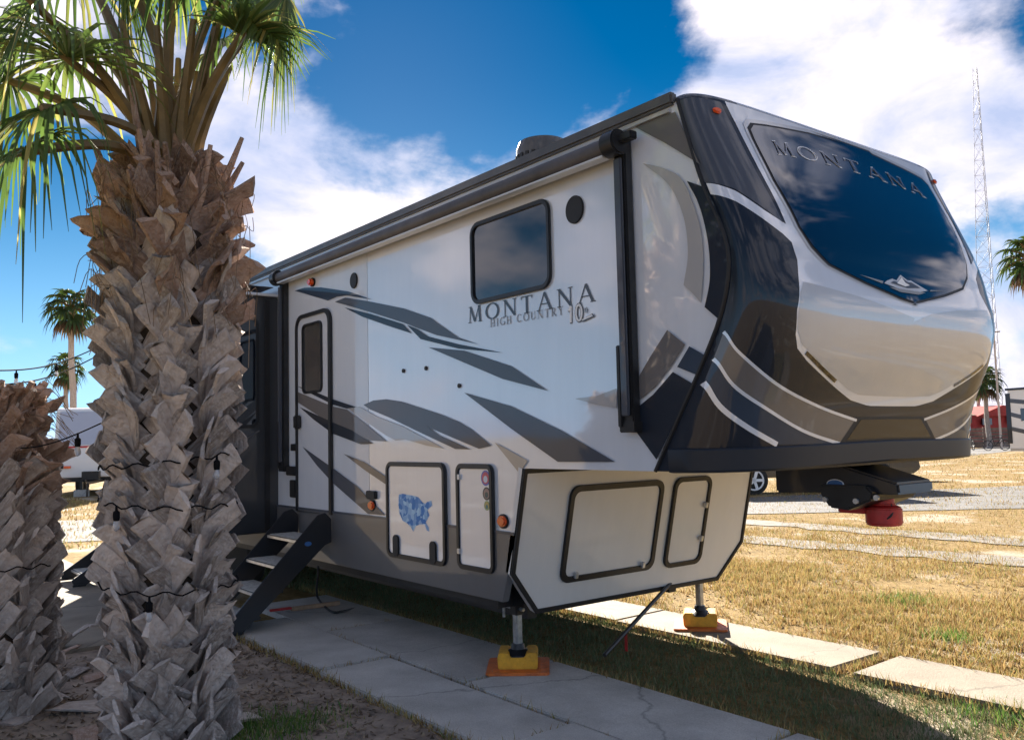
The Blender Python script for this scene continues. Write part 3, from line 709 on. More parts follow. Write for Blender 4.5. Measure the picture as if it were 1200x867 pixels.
# roof vent / antenna dome seen over the edge, and a solar panel further back
p = onY(636, 178, Y0+.45); mb = MB(); mb.lathe((p.x, p.y, 3.385), [(.19, 0), (.19, .24), (.165, .30), (.14, .305)], 24)
rvn = part('roof_vent', mb, m_rooftrim, rv); mb = MB()
for i in range(24):
    a = 2*math.pi*i/24; c = Vector((p.x+.192*math.cos(a), p.y+.192*math.sin(a), 3.53)); mb.obox(c, (.006*math.cos(a), .006*math.sin(a), 0), (-.012*math.sin(a), .012*math.cos(a), 0), (0, 0, .05))
part('vent_louvre', mb, m_black, rvn, smooth=False)
p = onY(350, 303, Y0+.5); mb = MB(); mb.box(p.x-1.3, p.x+.25, Y0+.12, Y0+1.1, 3.42, 3.455).box(p.x-1.2, p.x-1.16, Y0+.15, Y0+1.05, 3.385, 3.42).box(p.x+.1, p.x+.14, Y0+.15, Y0+1.05, 3.385, 3.42)
part('solar_panel', mb, m_rooftrim, rv, bev=.004)

# graphics on the flat side wall (thin vinyl)
DEC = [0]
def wdecal(name, pts, m, off=.0065, parent=None, smooth_n=0):
    DEC[0] += 1; off += .00018*DEC[0]
    mb = MB(); q = [onY(x, y, Y0) for x, y in pts]; mb.add([(p.x, Y0-off, p.z) for p in q], [tuple(range(len(q)))])
    return part(name, mb, m, parent or rv, smooth=False)
def D(conv, *pts): return [conv(*p) for p in pts]
wdecal('vinyl_swoosh', D(c3, (205, 436), (240, 425), (300, 424), (400, 439), (485, 468), (395, 453), (358, 458), (325, 472)), m_blue)
wdecal('vinyl_swoosh', D(c3, (350, 476), (388, 461), (470, 474), (600, 500), (700, 535), (722, 552), (800, 606), (872, 630), (720, 597), (650, 571), (600, 552), (480, 514)), m_char)
wdecal('vinyl_swoosh', D(c3, (385, 497), (480, 520), (598, 557), (630, 591), (540, 562), (450, 530)), m_navy)
wdecal('vinyl_swoosh', D(c3, (612, 560), (650, 575), (690, 602), (800, 630), (962, 661), (800, 646), (662, 611)), m_navy)
wdecal('vinyl_spike', [(503, 407), (545, 411), (600, 429), (643, 458), (590, 444), (545, 425)], m_char)
wdecal('vinyl_swoosh', D(c4, (186, 33), (240, 50), (300, 75), (375, 100), (345, 105), (300, 92), (240, 62)), m_navy)
wdecal('vinyl_swoosh', D(c4, (184, 50), (300, 98), (345, 108), (400, 150), (472, 209), (420, 206), (300, 156), (184, 82)), m_taupe)
wdecal('vinyl_swoosh', D(c4, (350, 104), (385, 99), (440, 130), (520, 160), (655, 232), (600, 222), (530, 202), (500, 206), (470, 190), (405, 146)), m_tan)
wdecal('vinyl_swoosh', D(c4, (398, 93), (430, 79), (470, 75), (520, 83), (640, 122), (700, 146), (740, 170), (804, 222), (765, 232), (700, 205), (602, 163), (640, 190), (738, 234), (690, 233), (560, 172), (480, 133), (420, 108)), m_char)
wdecal('vinyl_swoosh', D(c4, (195, 100), (300, 148), (360, 173), (428, 216), (390, 218), (300, 184), (240, 140)), m_navy)
wdecal('vinyl_spike', D(c4, (205, 226), (300, 293), (380, 353), (466, 443), (412, 438), (300, 340), (250, 285)), m_char)
wdecal('vinyl_spike', D(c4, (335, 248), (400, 274), (480, 328), (540, 380), (500, 366), (400, 298)), m_taupe, off=.0068)
wdecal('vinyl_spike', [(545, 460), (600, 476), (660, 505), (722, 541), (655, 541), (600, 502)], m_char)
wdecal('vinyl_spike', D(c4, (815, 212), (921, 270), (893, 309)), m_tan)
wdecal('vinyl_spike', [(675, 467), (700, 464), (724, 455), (724, 478), (700, 474)], m_lgrey)
def up(*p): return [tuple(q) for q in crom([Vector(a) for a in p], 6)]
wdecal('vinyl_corner', D(c6, (108, 166), (222, 124), (292, 272), (200, 215)), m_taupe)
wdecal('vinyl_disc', up(*D(c6, (130, 268), (190, 283), (240, 312), (272, 380), (293, 450), (301, 520), (300, 590), (294, 660)))+up(*D(c6, (294, 660), (270, 632), (246, 610)))[1:]+up(*D(c6, (246, 610), (258, 520), (246, 420), (205, 330), (130, 268)))[1:-1], m_lgrey)
wdecal('vinyl_panel', up(*D(c6, (255, 318), (285, 375), (305, 440), (318, 520), (319, 600), (305, 672)))+D(c6, (342, 704))+up(*D(c6, (362, 630), (368, 560), (361, 480), (340, 400), (308, 337)))[0:], m_navy)
wdecal('vinyl_wedge', D(c7, (108, 345), (106, 292), (150, 215), (200, 136), (250, 177), (215, 232), (165, 297)), m_taupe)
wdecal('vinyl_wedge', D(c7, (262, 182), (306, 207), (282, 262), (228, 240)), m_blue)
wdecal('vinyl_panel', D(c7, (216, 254), (272, 287), (230, 380), (170, 500), (106, 412), (106, 362), (160, 318)), m_navy)
# lettering on the wall
bl, br = onY(549, 379, Y0), onY(698, 353, Y0)
def wallmap(pl, pr, h, off):
    def g(u, v_, e): return Vector((pl.x+(pr.x-pl.x)*u, Y0-off-e, pl.z+(pr.z-pl.z)*u+h*v_))
    return g
lettering('wall_letter', 'MONTANA', wallmap(bl, br, .112, .004), m_txt, rv)
lettering('wall_letter', 'HIGH COUNTRY', wallmap(onY(575, 383.5, Y0), onY(661, 368.5, Y0), .052, .004), m_txt2, rv)
a_, b_ = onY(667, 378.5, Y0), onY(684, 375.5, Y0)
lettering('anniversary_mark', '10', wallmap(a_, b_, .10, .004), m_txt, rv, grow=.07)
lettering('anniversary_mark', '10', wallmap(a_, b_, .10, .006), m_txtw, rv)
lettering('anniversary_mark', 'th', wallmap(onY(685.5, 367.5, Y0), onY(690, 366.5, Y0), .035, .004), m_txt, rv)
wdecal('anniversary_mark', [(683, 374.5), (695, 368.5), (696.5, 370.5), (684, 376)], m_txtw, .0063); wdecal('anniversary_mark', [(681.5, 375.5), (695.5, 367.2), (698, 371), (684, 377.6)], m_txt, .004)
# side window
q0, q1 = onY(552.5, 262, Y0), onY(648, 336, Y0); wx0, wx1, wz0, wz1 = q0.x, q1.x, q1.z-.005, q0.z-.01
def framed(name, x0, x1, z0, z1, r, fw, mf, mg, glassname, y=Y0, fo=.022, go=.008, parent=rv):
    o = rr(x0, x1, z0, z1, r); i = rr(x0+fw, x1-fw, z0+fw, z1-fw, max(.01, r-fw))
    mb = MB(); mb.ring([(a, y-fo, b) for a, b in o], [(a, y-fo, b) for a, b in i], (0, fo-.001, 0)); fr = part(name, mb, mf, parent, bev=.004)
    mb = MB(); mb.prism([(a, y-go, b) for a, b in i], (0, go-.0015, 0)); g = part(glassname, mb, mg, fr, smooth=False)
    return fr, g
framed('window', wx0, wx1, wz0, wz1, .09, .03, m_blkmet, m_glass, 'pane')
# speaker, vents, lights on the wall
def wdisc(name, px, py, r, m, h=.015, ry=None, parent=rv, bev=.003):
    p = onY(px, py, Y0); mb = MB(); mb.disc((p.x, Y0, p.z), (0, -1, 0), r, h, 24, ry=ry); return part(name, mb, m, parent, bev=bev)
wdisc('speaker', 674.5, 246, .078, m_black, ry=.085); wdisc('porch_speaker', 415.5, 329, .062, m_black, ry=.068)
o = wdisc('light_base', 367, 331, .055, m_black, ry=.042); wdisc('amber_light', 367, 331, .045, m_orange, h=.05, ry=.034, parent=o, bev=.012)
for px, py in ((437, 592), (590.5, 610.5)):
    o = wdisc('light_base', px, py, .058, m_black, ry=.048, h=.012); wdisc('marker_light', px, py, .048, m_orange, h=.03, ry=.036, parent=o, bev=.01)
for px, py in ((473.5, 434.5), (500, 431.5), (539, 452)): wdisc('snap_fitting', px, py, .016, m_black, h=.012, bev=0)
def wbox(name, px0, py0, px1, py1, m, h=.03, parent=rv, bev=.006):
    a, b = onY(px0, py0, Y0), onY(px1, py1, Y0); mb = MB(); mb.box(a.x, b.x, Y0-h, Y0, b.z, a.z); return part(name, mb, m, parent, bev=bev)
wbox('outlet_cover', 432, 574.5, 442.5, 585, m_black); wbox('door_bell', 343.8, 520, 346.4, 528, m_black, bev=.002)
o = wbox('grab_latch', 340.5, 546, 350, 557, m_black, .05); wbox('outside_switch', 342.5, 562, 349, 583, m_black, .03)
# entry door
dx0, dx1 = onY(349, 500, Y0).x, onY(390.5, 500, Y0).x; dz1 = onY(370, 365, Y0).z; dz0 = .955
outl = [(dx0, dz0), (dx1, dz0)]+[(x, z) for x, z in rr(dx0, dx1, dz0, dz1, .13) if z > 2][0:12]
o_ = [(dx1, dz0)]+[q for q in rr(dx0, dx1, dz0-1, dz1, .13)[:12]]+[(dx0, dz0)]
i_ = [(dx1-.05, dz0)]+[q for q in rr(dx0+.022, dx1-.05, dz0-1, dz1-.035, .10)[:12]]+[(dx0+.022, dz0)]
mb = MB(); mb.ring([(x, Y0-.028, z) for x, z in o_], [(x, Y0-.028, z) for x, z in i_], (0, .027, 0)); dfr = part('door_frame', mb, m_blkmet, rv, bev=.003)
mb = MB(); mb.prism([(x, Y0-.0055, z) for x, z in i_], (0, .005, 0)); door = part('door', mb, m_white, rv, smooth=False)
q0, q1 = onY(355.5, 381, Y0), onY(379, 459, Y0); framed('door_window', q0.x, q1.x, q1.z, q0.z, .06, .022, m_blkmet, m_door_glass, 'pane', parent=door)
a = onY(350.5, 494, Y0); mb = MB(); mb.box(a.x-.01, a.x+.07, Y0-.06, Y0-.006, a.z-.07, a.z+.06); part('door_handle', mb, m_black, door, bev=.012)
# luggage doors in the skirt
for (ax_, ay_, bx_, by_, r) in ((455, 540, 526, 664, .07), (537, 542, 582.5, 673, .06)):
    q0, q1 = onY(ax_, ay_, Y0), onY(bx_, by_, Y0); fr, g = framed('luggage_door', q0.x, q1.x, q1.z, q0.z-.005, r, .034, m_blkmet, m_white, 'door_panel', fo=.03, go=.018)
    if ax_ < 500:
        for px, py in ((467.5, 639), (511, 647.5)):
            p = onY(px, py, Y0); o2 = rr(p.x-.045, p.x+.045, p.z-.085, p.z+.085, .035); mb = MB(); mb.prism([(x, Y0-.034, z) for x, z in o2], (0, .015, 0)); part('paddle_latch', mb, m_black, fr, bev=.006)
        us = D(cB, (240, 285), (262, 280), (330, 293), (352, 300), (372, 326), (388, 338), (400, 326), (424, 318), (430, 345), (402, 372), (414, 400), (402, 425), (392, 440), (410, 470), (412, 492), (398, 486), (388, 455), (362, 452), (335, 462), (322, 494), (310, 470), (290, 448), (262, 432), (244, 390), (238, 340))
        m_map = mat('map_sticker', (.10, .34, .72), .5, var=.5, vscale=9, col2=(.45, .68, .90))
        nt = m_map.node_tree; vo = nt.nodes.new('ShaderNodeTexVoronoi'); vo.inputs['Scale'].default_value = 26; rp_ = nt.nodes.new('ShaderNodeValToRGB'); rp_.color_ramp.elements[0].color = (.05, .22, .60, 1); rp_.color_ramp.elements[1].color = (.50, .74, .95, 1); rp_.color_ramp.elements[0].position = .2
        sx_ = nt.nodes.new('ShaderNodeSeparateColor'); tc_ = nt.nodes.new('ShaderNodeTexCoord'); nt.links.new(tc_.outputs['Object'], vo.inputs['Vector']); nt.links.new(vo.outputs['Color'], sx_.inputs[0]); nt.links.new(sx_.outputs[0], rp_.inputs[0]); nt.links.new(rp_.outputs[0], nt.nodes['Principled BSDF'].inputs['Base Color'])
        mb = MB(); mb.add([(p.x, Y0-.0195, p.z) for p in (onY(x, y, Y0) for x, y in us)], [tuple(range(len(us)))]); part('map_sticker', mb, m_map, g, smooth=False, label='blue map sticker')
    else:
        for (cx, cy, r_, cs) in ((730, 192, .052, ((.12, .16, .5), (.65, .12, .14), (.75, .75, .8))), (736, 280, .044, ((.05, .06, .05), (.4, .25, .2), (.10, .12, .10))), (738, 347, .032, ((.25, .38, .16), (.6, .45, .15), (.12, .25, .2)))):
            px, py = cB(cx, cy); p = onY(px, py, Y0)
            for k, c in enumerate(cs):
                mb = MB(); mb.disc((p.x, Y0-.0185, p.z-(.008 if k == 2 else 0)), (0, -1, 0), r_*(1, .78, .45)[k], .0006*(k+1), 20); part('round_sticker', mb, mat('sticker_%d_%d' % (cx, k), c, .4), g, smooth=False)
        for py in (558.5, 645):
            p = onY(541, py, Y0); mb = MB(); mb.box(p.x-.012, p.x+.02, Y0-.034, Y0-.017, p.z-.018, p.z+.018); part('hinge', mb, m_alu, fr, bev=.003)
        p = onY(577, 642, Y0); 
# slide-out room behind the door (seen end-on) and its topper
SX1, SX0, SY = -8.30, -10.6, 2.58
mb = MB(); mb.box(SX0, SX1, SY, Y0+.02, .72, 3.06); sld = part('slide_out', mb, m_slide, rv, bev=.012, label='dark slide-out room beside the door')
mb = MB(); mb.box(SX0-.03, SX1+.03, SY-.03, Y0-.002, 3.062, 3.09); part('slide_roof', mb, m_white2, sld, bev=.004)
mb = MB(); mb.tube([(SX0, SY-.04, 3.16), (SX1+.05, SY-.04, 3.16)], .04, 12).box(SX0, SX1+.03, SY-.02, Y0-.06, 3.15, 3.156); part('slide_topper', mb, m_awn, sld)
o2 = rr(SY+.22, Y0-.2, 1.75, 2.85, .08); i2 = rr(SY+.25, Y0-.23, 1.78, 2.82, .06)
mb = MB(); mb.ring([(SX1+.015, y, z) for y, z in o2], [(SX1+.015, y, z) for y, z in i2], (-.012, 0, 0)); fr = part('window', mb, m_blkmet, sld, bev=.003)
mb = MB(); mb.prism([(SX1+.006, y, z) for y, z in i2], (-.004, 0, 0)); part('pane', mb, m_glass, fr, smooth=False)
mb = MB(); mb.box(SX1+.001, SX1+.012, Y0-.14, Y0-.09, .75, 3.02); part('slide_seal', mb, m_black, sld)
mb = MB(); mb.tube([(SX1+.012, SY+.28, 1.25), (SX1+.012, SY+.28, 1.45), (SX1+.012, SY+.5, 1.62), (SX1+.012, Y0-.2, 1.72)], .008, 6); part('slide_moulding', mb, m_rooftrim, sld)
# front basement wall (raked) with two doors
KX = .236
def fp(y, z, o=0.): return Vector((-4.345-(1.40-z)*KX+o*.973, y, z-o*.23))
nfp = Vector((.973, 0, -.23)).normalized()
def fpx(px, py):
    d = ray(px, py); p0 = fp(0, 1.4); n = Vector((1, 0, -KX)).normalized(); t = (p0-CAM).dot(n)/d.dot(n); q = CAM+d*t; return (q.y, q.z)
bz = (fpx(622, 718)[1]+fpx(834, 682)[1])/2; cz = (fpx(598, 690)[1]+fpx(868, 622)[1])/2
cl_, cr_ = fpx(622, 718)[0], fpx(836, 682)[0]; chm = max(.1, min(.35, ((cl_-Y0)+(YR-cr_))/2))
opl = [(Y0-.012, 1.398), (Y0-.012, cz), (Y0+chm, bz), (YR-chm, bz), (YR+.012, cz), (YR+.012, 1.398)]
mb = MB(); mb.prism([fp(y, z) for y, z in opl], -nfp*.06); fpn = part('front_wall', mb, m_cream, rv, bev=.004)
ip = inset(opl, .03); mb = MB(); mb.ring([fp(y, z, .012) for y, z in opl], [fp(y, z, .012) for y, z in ip], -nfp*.03); part('edge_trim', mb, m_black, fpn, bev=.003)
mb = MB(); mb.box(-5.0, -4.62, Y0+.03, YR-.06, cz+.02, 1.39); part('front_storage_box', mb, m_black, rv)
for pts, hw in ((((668, 570), (778, 560), (764, 664), (654, 685)), .04), (((790, 558.5), (833, 557), (820, 657.5), (775.5, 666.5)), .034)):
    q = [fpx(*p) for p in pts]; y_a = (q[0][0]+q[3][0])/2; y_b = (q[1][0]+q[2][0])/2; z_a = (q[0][1]+q[1][1])/2; z_b = (q[2][1]+q[3][1])/2
    o2 = rr(y_a, y_b, z_b, z_a, .075); i2 = rr(y_a+hw, y_b-hw, z_b+hw, z_a-hw, .05)
    mb = MB(); mb.ring([fp(y, z, .022) for y, z in o2], [fp(y, z, .022) for y, z in i2], -nfp*.021); fr = part('luggage_door', mb, m_blkmet, fpn, bev=.003)
    mb = MB(); mb.prism([fp(y, z, .008) for y, z in i2], -nfp*.006); g = part('door_panel', mb, m_cream, fr, smooth=False)
    for (y, z) in (((y_a+.13, z_b+.05), (y_b-.13, z_b+.05)) if hw > .035 else ((y_b-.05, z_a-.22), (y_b-.05, z_b+.2))):
        mb = MB(); mb.obox(fp(y, z, .03), nfp*.012, Vector((0, .014, 0)), Vector((.005, 0, .02))); part('latch', mb, m_alu, fr, bev=.003)
# pin box with king pin
def yp(px, py, Y): p = onY(px, py, Y); return (p.x, p.z)
YP = YC-.19
pbx = yp(908, 560, YP)[0]; prof = [(pbx, 1.395), (-3.2, 1.395), yp(985, 545, YP), yp(1052, 566, YP), yp(1054, 580, YP), yp(960, 577, YP), (pbx, yp(908, 577, YP)[1])]
mb = MB(); mb.prism([(x, YP, z) for x, z in prof], (0, .38, 0)); pb = part('pin_box', mb, m_stepfr, rv, bev=.012, label='black pin box with red king pin under the nose')
hx0, hz0 = yp(962, 590, YP-.05); hx1, hz1 = yp(1050, 582, YP-.05); hx1 -= .19
mb = MB(); hh = [(hx0, hz0+.05), (hx0-.01, hz0+.11), (hx1+.02, hz0+.11), (hx1+.06, hz0+.07), (hx1+.05, hz0+.03), (hx1-.1, hz0-.03), (hx0+.05, hz0-.02)]
mb.prism([(x, YP-.05, z) for x, z in hh], (0, .48, 0)); hd = part('pin_head', mb, m_blkmet, pb, bev=.01)
kx, kz = yp(1036, 606, YC); mb = MB(); mb.lathe((kx, YC, kz-.045), [(.09, 0), (.10, .01), (.10, .10), (.06, .12), (.06, .16)], 20).box(kx-.24, kx-.07, YC-.08, YC+.08, kz+.02, kz+.085); part('king_pin', mb, m_red, pb, bev=.006)
p = onY(979, 567, YP); mb = MB(); mb.disc((p.x, YP, p.z), (0, -1, 0), .055, .004, 24, ry=.028); bd = part('badge', mb, m_txtw, pb, smooth=False)
mb = MB(); mb.disc((p.x, YP-.004, p.z), (0, -1, 0), .049, .002, 24, ry=.023); part('badge_face', mb, m_label, bd, smooth=False)
for i, (px, py) in enumerate(((968, 585), (1004, 587), (1028, 583))):
    p = onY(px, py, YP-.05); mb = MB(); mb.disc((p.x, YP-.05, p.z), (0, -1, 0), .016, .016, 8); part('bolt', mb, m_alu, hd, smooth=False)
mb = MB(); mb.tube(crom([(hx1+.02, YC, hz0+.02), (hx1+.06, YC-.06, hz0-.06), (hx1-.02, YC-.08, hz0-.10), (hx1-.10, YC, hz0-.06)], 6), .006, 6); part('breakaway_cable', mb, m_black, hd)
# landing jacks with cross braces
for k, (jx, jy) in enumerate(((-4.75, 3.67), (-4.75, 5.54))):
    pt = .165
    mb = MB(); mb.box(jx-.036, jx+.036, jy-.036, jy+.036, .40, .66); jk = part('landing_jack', mb, m_blkmet, rv, bev=.006)
    mb = MB(); mb.box(jx-.025, jx+.025, jy-.025, jy+.025, pt+.01, .42); leg = part('jack_leg', mb, m_steel, jk, bev=.006)
    mb = MB(); mb.lathe((jx, jy, pt-.055), [(.10, 0), (.11, .02), (.105, .035), (.05, .065), (.04, .1)], 20); part('jack_foot', mb, m_blkmet, leg)
    mb = MB(); mb.tube([(jx-.16, jy, .44), (jx+.07, jy, .44)], .013, 8).tube([(jx-.15, jy, .44), (jx-.15, jy, .36)], .011, 8); part('jack_pin', mb, m_steel, jk)
for a, b in (((-4.85, 3.85, .46), (-4.72, 5.46, .42)), ((-4.2, 3.95, .18), (-4.75, 5.5, .60))):
    mb = MB(); mb.tube([a, b], .014, 8); part('stabiliser_bar', mb, m_blkmet, rv)
# wheels
for x in (-9.75, -10.65):
    for y, sg in ((Y0+.22, -1), (Y1-.22, 1)):
        mb = MB(); mb.lathe((x, y-.11, .37), [(.22, 0), (.33, .0), (.37, .03), (.37, .19), (.33, .22), (.22, .22)], 28, 'y'); wh = part('wheel', mb, m_tyre, rv)
        mb = MB(); mb.lathe((x, y-.08, .37), [(.02, 0), (.10, .01), (.225, -.02), (.225, .18), (.10, .15), (.02, .16)], 28, 'y'); part('rim', mb, m_alu, wh)
# fold-down entry steps
def steps(X0, X1, ztop, ybot):
    ya, yb = Y0-.02, ybot; d = Vector((0, yb-ya, -ztop)).normalized(); n = Vector((0, -d.z, d.y)); n = n if n.z > 0 else -n
    st_ = None
    for x in (X0, X1):
        mb = MB(); wv = .105
        pl = [(x, ya, ztop+.06), (x, ya, ztop-.14), (x, ya-.06, ztop-.16), (x, yb+.02, .06), (x, yb-.10, .06), (x, yb-.13, .12), (x, ya-.13, ztop+.10), (x, ya-.06, ztop+.12)]
        mb.prism(pl, (.022, 0, 0)); o = part('step_stringer', mb, m_stepfr, rv, bev=.004)
        mb = MB(); mb.box(x-.01, x+.035, yb-.12, yb+.02, .0475, .075); part('step_foot', mb, m_blkmet, o, bev=.004)
    for i in range(4):
        t = (i+.35)/4.1; y = ya-.10+(yb-ya)*t; z = ztop-.03-(ztop-.05)*t
        mb = MB(); mb.box(X0+.024, X1-.002, y-.13, y+.13, z-.03, z); o = part('step_tread', mb, m_stepfr, rv, bev=.004)
        mb = MB(); mb.box(X0+.045, X1-.022, y-.12, y+.12, z+.001, z+.006); part('tread_mat', mb, m_tread, o, smooth=False)
        mb = MB(); mb.box(X0+.03, X1-.01, y-.139, y-.131, z-.026, z-.004); part('tread_nose', mb, m_alu, o)
    return o
steps(-7.80, -7.10, .86, 2.62)
p = onX(361, 637, -7.078); mb = MB(); mb.disc((-7.078, p.y, p.z), (1, 0, 0), .032, .003, 20, ry=.02); part('step_badge', mb, m_label, rv, smooth=False)
steps(-11.45, -10.8, .86, 2.2)
# hanging power cord
mb = MB(); q = [onY(371, 642, Y0+.3), onY(373, 668, Y0+.3), onY(371, 690, Y0+.3), onZ(374, 703, .05), onZ(388, 716, .06), onZ(402, 716, .055), onZ(425, 711, .02), onZ(438, 716, .02), onZ(440, 712, .03)]
mb.tube(crom(q, 6), .011, 7); part('power_cord', mb, m_black, rv)

# ------------------------------------------------------------------ small things by the trailer
def levelling(jx, jy, rz, la, lb):
    c, s = math.cos(rz), math.sin(rz)
    def R_(x, y, z): return Vector((jx+x*c-y*s, jy+x*s+y*c, z))
    zb_ = .046 if jy < 4 else .044
    mb = MB(); mb.prism([R_(x, y, zb_) for x, y in rpoly([(-.21, -.21), (.21, -.21), (.21, .21), (-.21, .21)], .03)], (0, 0, .018))
    o = part('jack_base_plate', mb, m_orpl, None, bev=.004, org=(jx, jy, zb_)); tag(o, la, 'base plate', 'orange plates under the jacks')
    h = .105; zt = zb_+.0182
    mb = MB()
    w_, d_ = .135, .12
    top = [(-w_, .075), (-w_*.93, h), (-w_*.45, h), (-w_*.35, h-.03), (w_*.35, h-.03), (w_*.45, h), (w_*.93, h), (w_, .075)]
    pl = [(-w_*.97, 0)]+top+[(w_*.97, 0)]
    mb.prism([R_(x, -d_, zt+z) for x, z in pl], R_(0, 2*d_, 0)-R_(0, 0, 0))
    o = part('levelling_block', mb, m_yellow, None, bev=.006, org=(jx, jy, zt)); tag(o, lb, 'jack block', 'yellow blocks under the jacks')
    for k in range(5):
        mb = MB(); x = -.11+.055*k; mb.prism([R_(x-.007, -d_-.004, zt+.012), R_(x+.007, -d_-.004, zt+.012), R_(x+.007, -d_-.004, zt+.06), R_(x-.007, -d_-.004, zt+.06)], R_(0, .004, 0)-R_(0, 0, 0)); part('rib', mb, m_yellow, o, smooth=False)
levelling(-4.75, 3.67, rad(50), 'orange square plate under the nearer yellow jack block', 'yellow plastic jack block nearer the camera, in the trailer shade')
levelling(-4.75, 5.54, rad(40), 'orange square plate under the farther yellow jack block', 'yellow plastic jack block on the sunlit far concrete strip')
# wooden stick with red end
a, b = onZ(321, 716, .065), onZ(398, 706, .065); st = empty('wooden_stake', a, 'short wooden stake with a red end lying beside the entry steps', 'stake')
d = (b-a).normalized(); n = Vector((-d.y, d.x, 0)); m_wood = mat('raw_wood', (.42, .27, .17), .75, var=.25, vscale=14)
mb = MB(); mb.obox((a+b)/2+d*.08, d*((b-a).length/2-.08), n*.022, Vector((0, 0, .018))); part('shaft', mb, m_wood, st, bev=.004)
mb = MB(); mb.prism([a-d*.04+n*.012, a+d*.16+n*.024, a+d*.16-n*.024, a-d*.04-n*.012], Vector((0, 0, .022))); part('red_end', mb, m_red, st, bev=.003)
# white roll under the trailer
p = onZ(392, 670, .0); mb = MB(); q = []
for i in range(80):
    t = i/79*math.pi*8; r_ = .10+.02*t/6; q.append(p+Vector((r_*1.35*math.cos(t), r_*math.sin(t)*.8, .03+.055*(t/(2*math.pi))-.02)))
mb.tube(q, .03, 8); o = part('hose_coil', mb, mat('hose_white', (.72, .70, .66), .5, var=.2, vscale=18), None, org=p); tag(o, 'white hose coiled on the sunlit grass under the trailer', 'hose')
# red ribbon tag hung from the brace
p = Vector((-4.31, 4.26, .265)); mb = MB(); mb.box(p.x-.012, p.x+.012, p.y-.003, p.y, p.z-.13, p.z); o = part('ribbon_tag', mb, m_red, None, org=p); tag(o, 'red ribbon tag hanging below the front wall braces', 'ribbon')

# ------------------------------------------------------------------ palms in front
def bark(name, c1, c2, c3_):
    m = mat(name, c1, .9, var=.4, vscale=16, bump=.8, bscale=55, rnd=.38, col2=c2, detail=8.)
    n = m.node_tree.nodes; l = m.node_tree.links; b = n['Principled BSDF']; src = b.inputs['Base Color'].links[0].from_socket
    t = n.new('ShaderNodeTexCoord'); a = n.new('ShaderNodeTexNoise'); a.inputs['Scale'].default_value = 22; a.inputs['Detail'].default_value = 6; a.inputs['Roughness'].default_value = .7
    mp = n.new('ShaderNodeMapping'); mp.inputs['Scale'].default_value = (2.6, 2.6, .22); l.new(t.outputs['Object'], mp.inputs['Vector']); l.new(mp.outputs[0], a.inputs['Vector'])
    r = n.new('ShaderNodeMapRange'); r.inputs['From Min'].default_value = .46; r.inputs['From Max'].default_value = .70; r.inputs['To Max'].default_value = .75; l.new(a.outputs['Fac'], r.inputs[0])
    x = n.new('ShaderNodeMix'); x.data_type = 'RGBA'; l.new(r.outputs[0], x.inputs['Factor']); l.new(src, x.inputs[6]); x.inputs[7].default_value = (*c3_, 1); l.new(x.outputs[2], b.inputs['Base Color'])
    # long fibres
    wv = n.new('ShaderNodeTexWave'); wv.bands_direction = 'X'; wv.inputs['Scale'].default_value = 45; wv.inputs['Distortion'].default_value = 5; wv.inputs['Detail'].default_value = 3
    l.new(t.outputs['Object'], wv.inputs['Vector'])
    bp = n.new('ShaderNodeBump'); bp.inputs['Strength'].default_value = .3; bp.inputs['Distance'].default_value = .008; l.new(wv.outputs['Fac'], bp.inputs['Height'])
    old = b.inputs['Normal'].links[0].from_socket; l.new(old, bp.inputs['Normal']); l.new(bp.outputs[0], b.inputs['Normal'])
    return m
m_boot = bark('palm_boot_grey', (.36, .295, .26), (.54, .465, .42), (.66, .61, .58))
m_boot_b = bark('palm_boot_brown', (.25, .155, .11), (.43, .30, .235), (.50, .41, .36))
m_core = mat('palm_trunk_dark', (.05, .035, .025), .95, var=.4, vscale=12, bump=1., bscale=40)
m_fib = mat('palm_fibre', (.20, .14, .09), .9, rnd=.4, island=True)
m_leaf = ramp_mat('fan_leaf', ((0, (.06, .11, .025)), (.45, (.10, .17, .035)), (.8, (.22, .25, .06)), (1, (.44, .38, .12))), rough=.45, translucent=.5)
m_leaf_far = ramp_mat('far_leaf', ((0, (.03, .06, .015)), (.7, (.07, .11, .025)), (1, (.17, .15, .06))), rough=.6, translucent=.25)
m_dead = ramp_mat('dead_leaf', ((0, (.10, .06, .035)), (1, (.24, .16, .09))), rough=.8, translucent=.15)
m_pet = mat('petiole', (.16, .11, .045), .5, var=.4, vscale=6, rnd=.2)
def boot_mesh(rs, Lb, brown):
    rs = random.Random(rs); mb = MB(); v = []; n = 6; w0 = .052*rs.uniform(.9, 1.15); tw = rs.uniform(-.3, .3); ex = rs.uniform(-.55, .55); bend = rs.uniform(-.012, .012)
    sec = ((-1, -.45), (-.86, .50), (.05, .80), (.84, .55), (1, -.4), (0, -.7))
    for i in range(n):
        t = i/(n-1); wd = w0*(1.04-.16*t+.05*math.sin(t*7+rs.random()*3)); th = .012*(1-.25*t)+.003
        z = Lb*t; y = .012+(.085 if brown else .050)*t*t+(.02*t**3 if brown else .010*t); a = tw*t
        for (sx, sy) in sec:
            x = sx*wd*rs.uniform(.96, 1.04)+bend*math.sin(t*3); yy = sy*th*rs.uniform(.85, 1.2)
            zz = z+((ex*x+rs.uniform(-.020, .012)) if i == n-1 else rs.uniform(-.006, .006))
            v.append(Vector((x*math.cos(a)-yy*math.sin(a), y+x*math.sin(a)+yy*math.cos(a), zz)))
    k = len(sec); f = [(i*k+q, i*k+(q+1) % k, (i+1)*k+(q+1) % k, (i+1)*k+q) for i in range(n-1) for q in range(k)]+[tuple(range(k))[::-1], tuple(range((n-1)*k, n*k))]
    mb.add(v, f); me = mesh_of('leaf_base', mb, 0, smooth=True, ang=24); me.materials.append(m_boot_b if brown else m_boot); return me
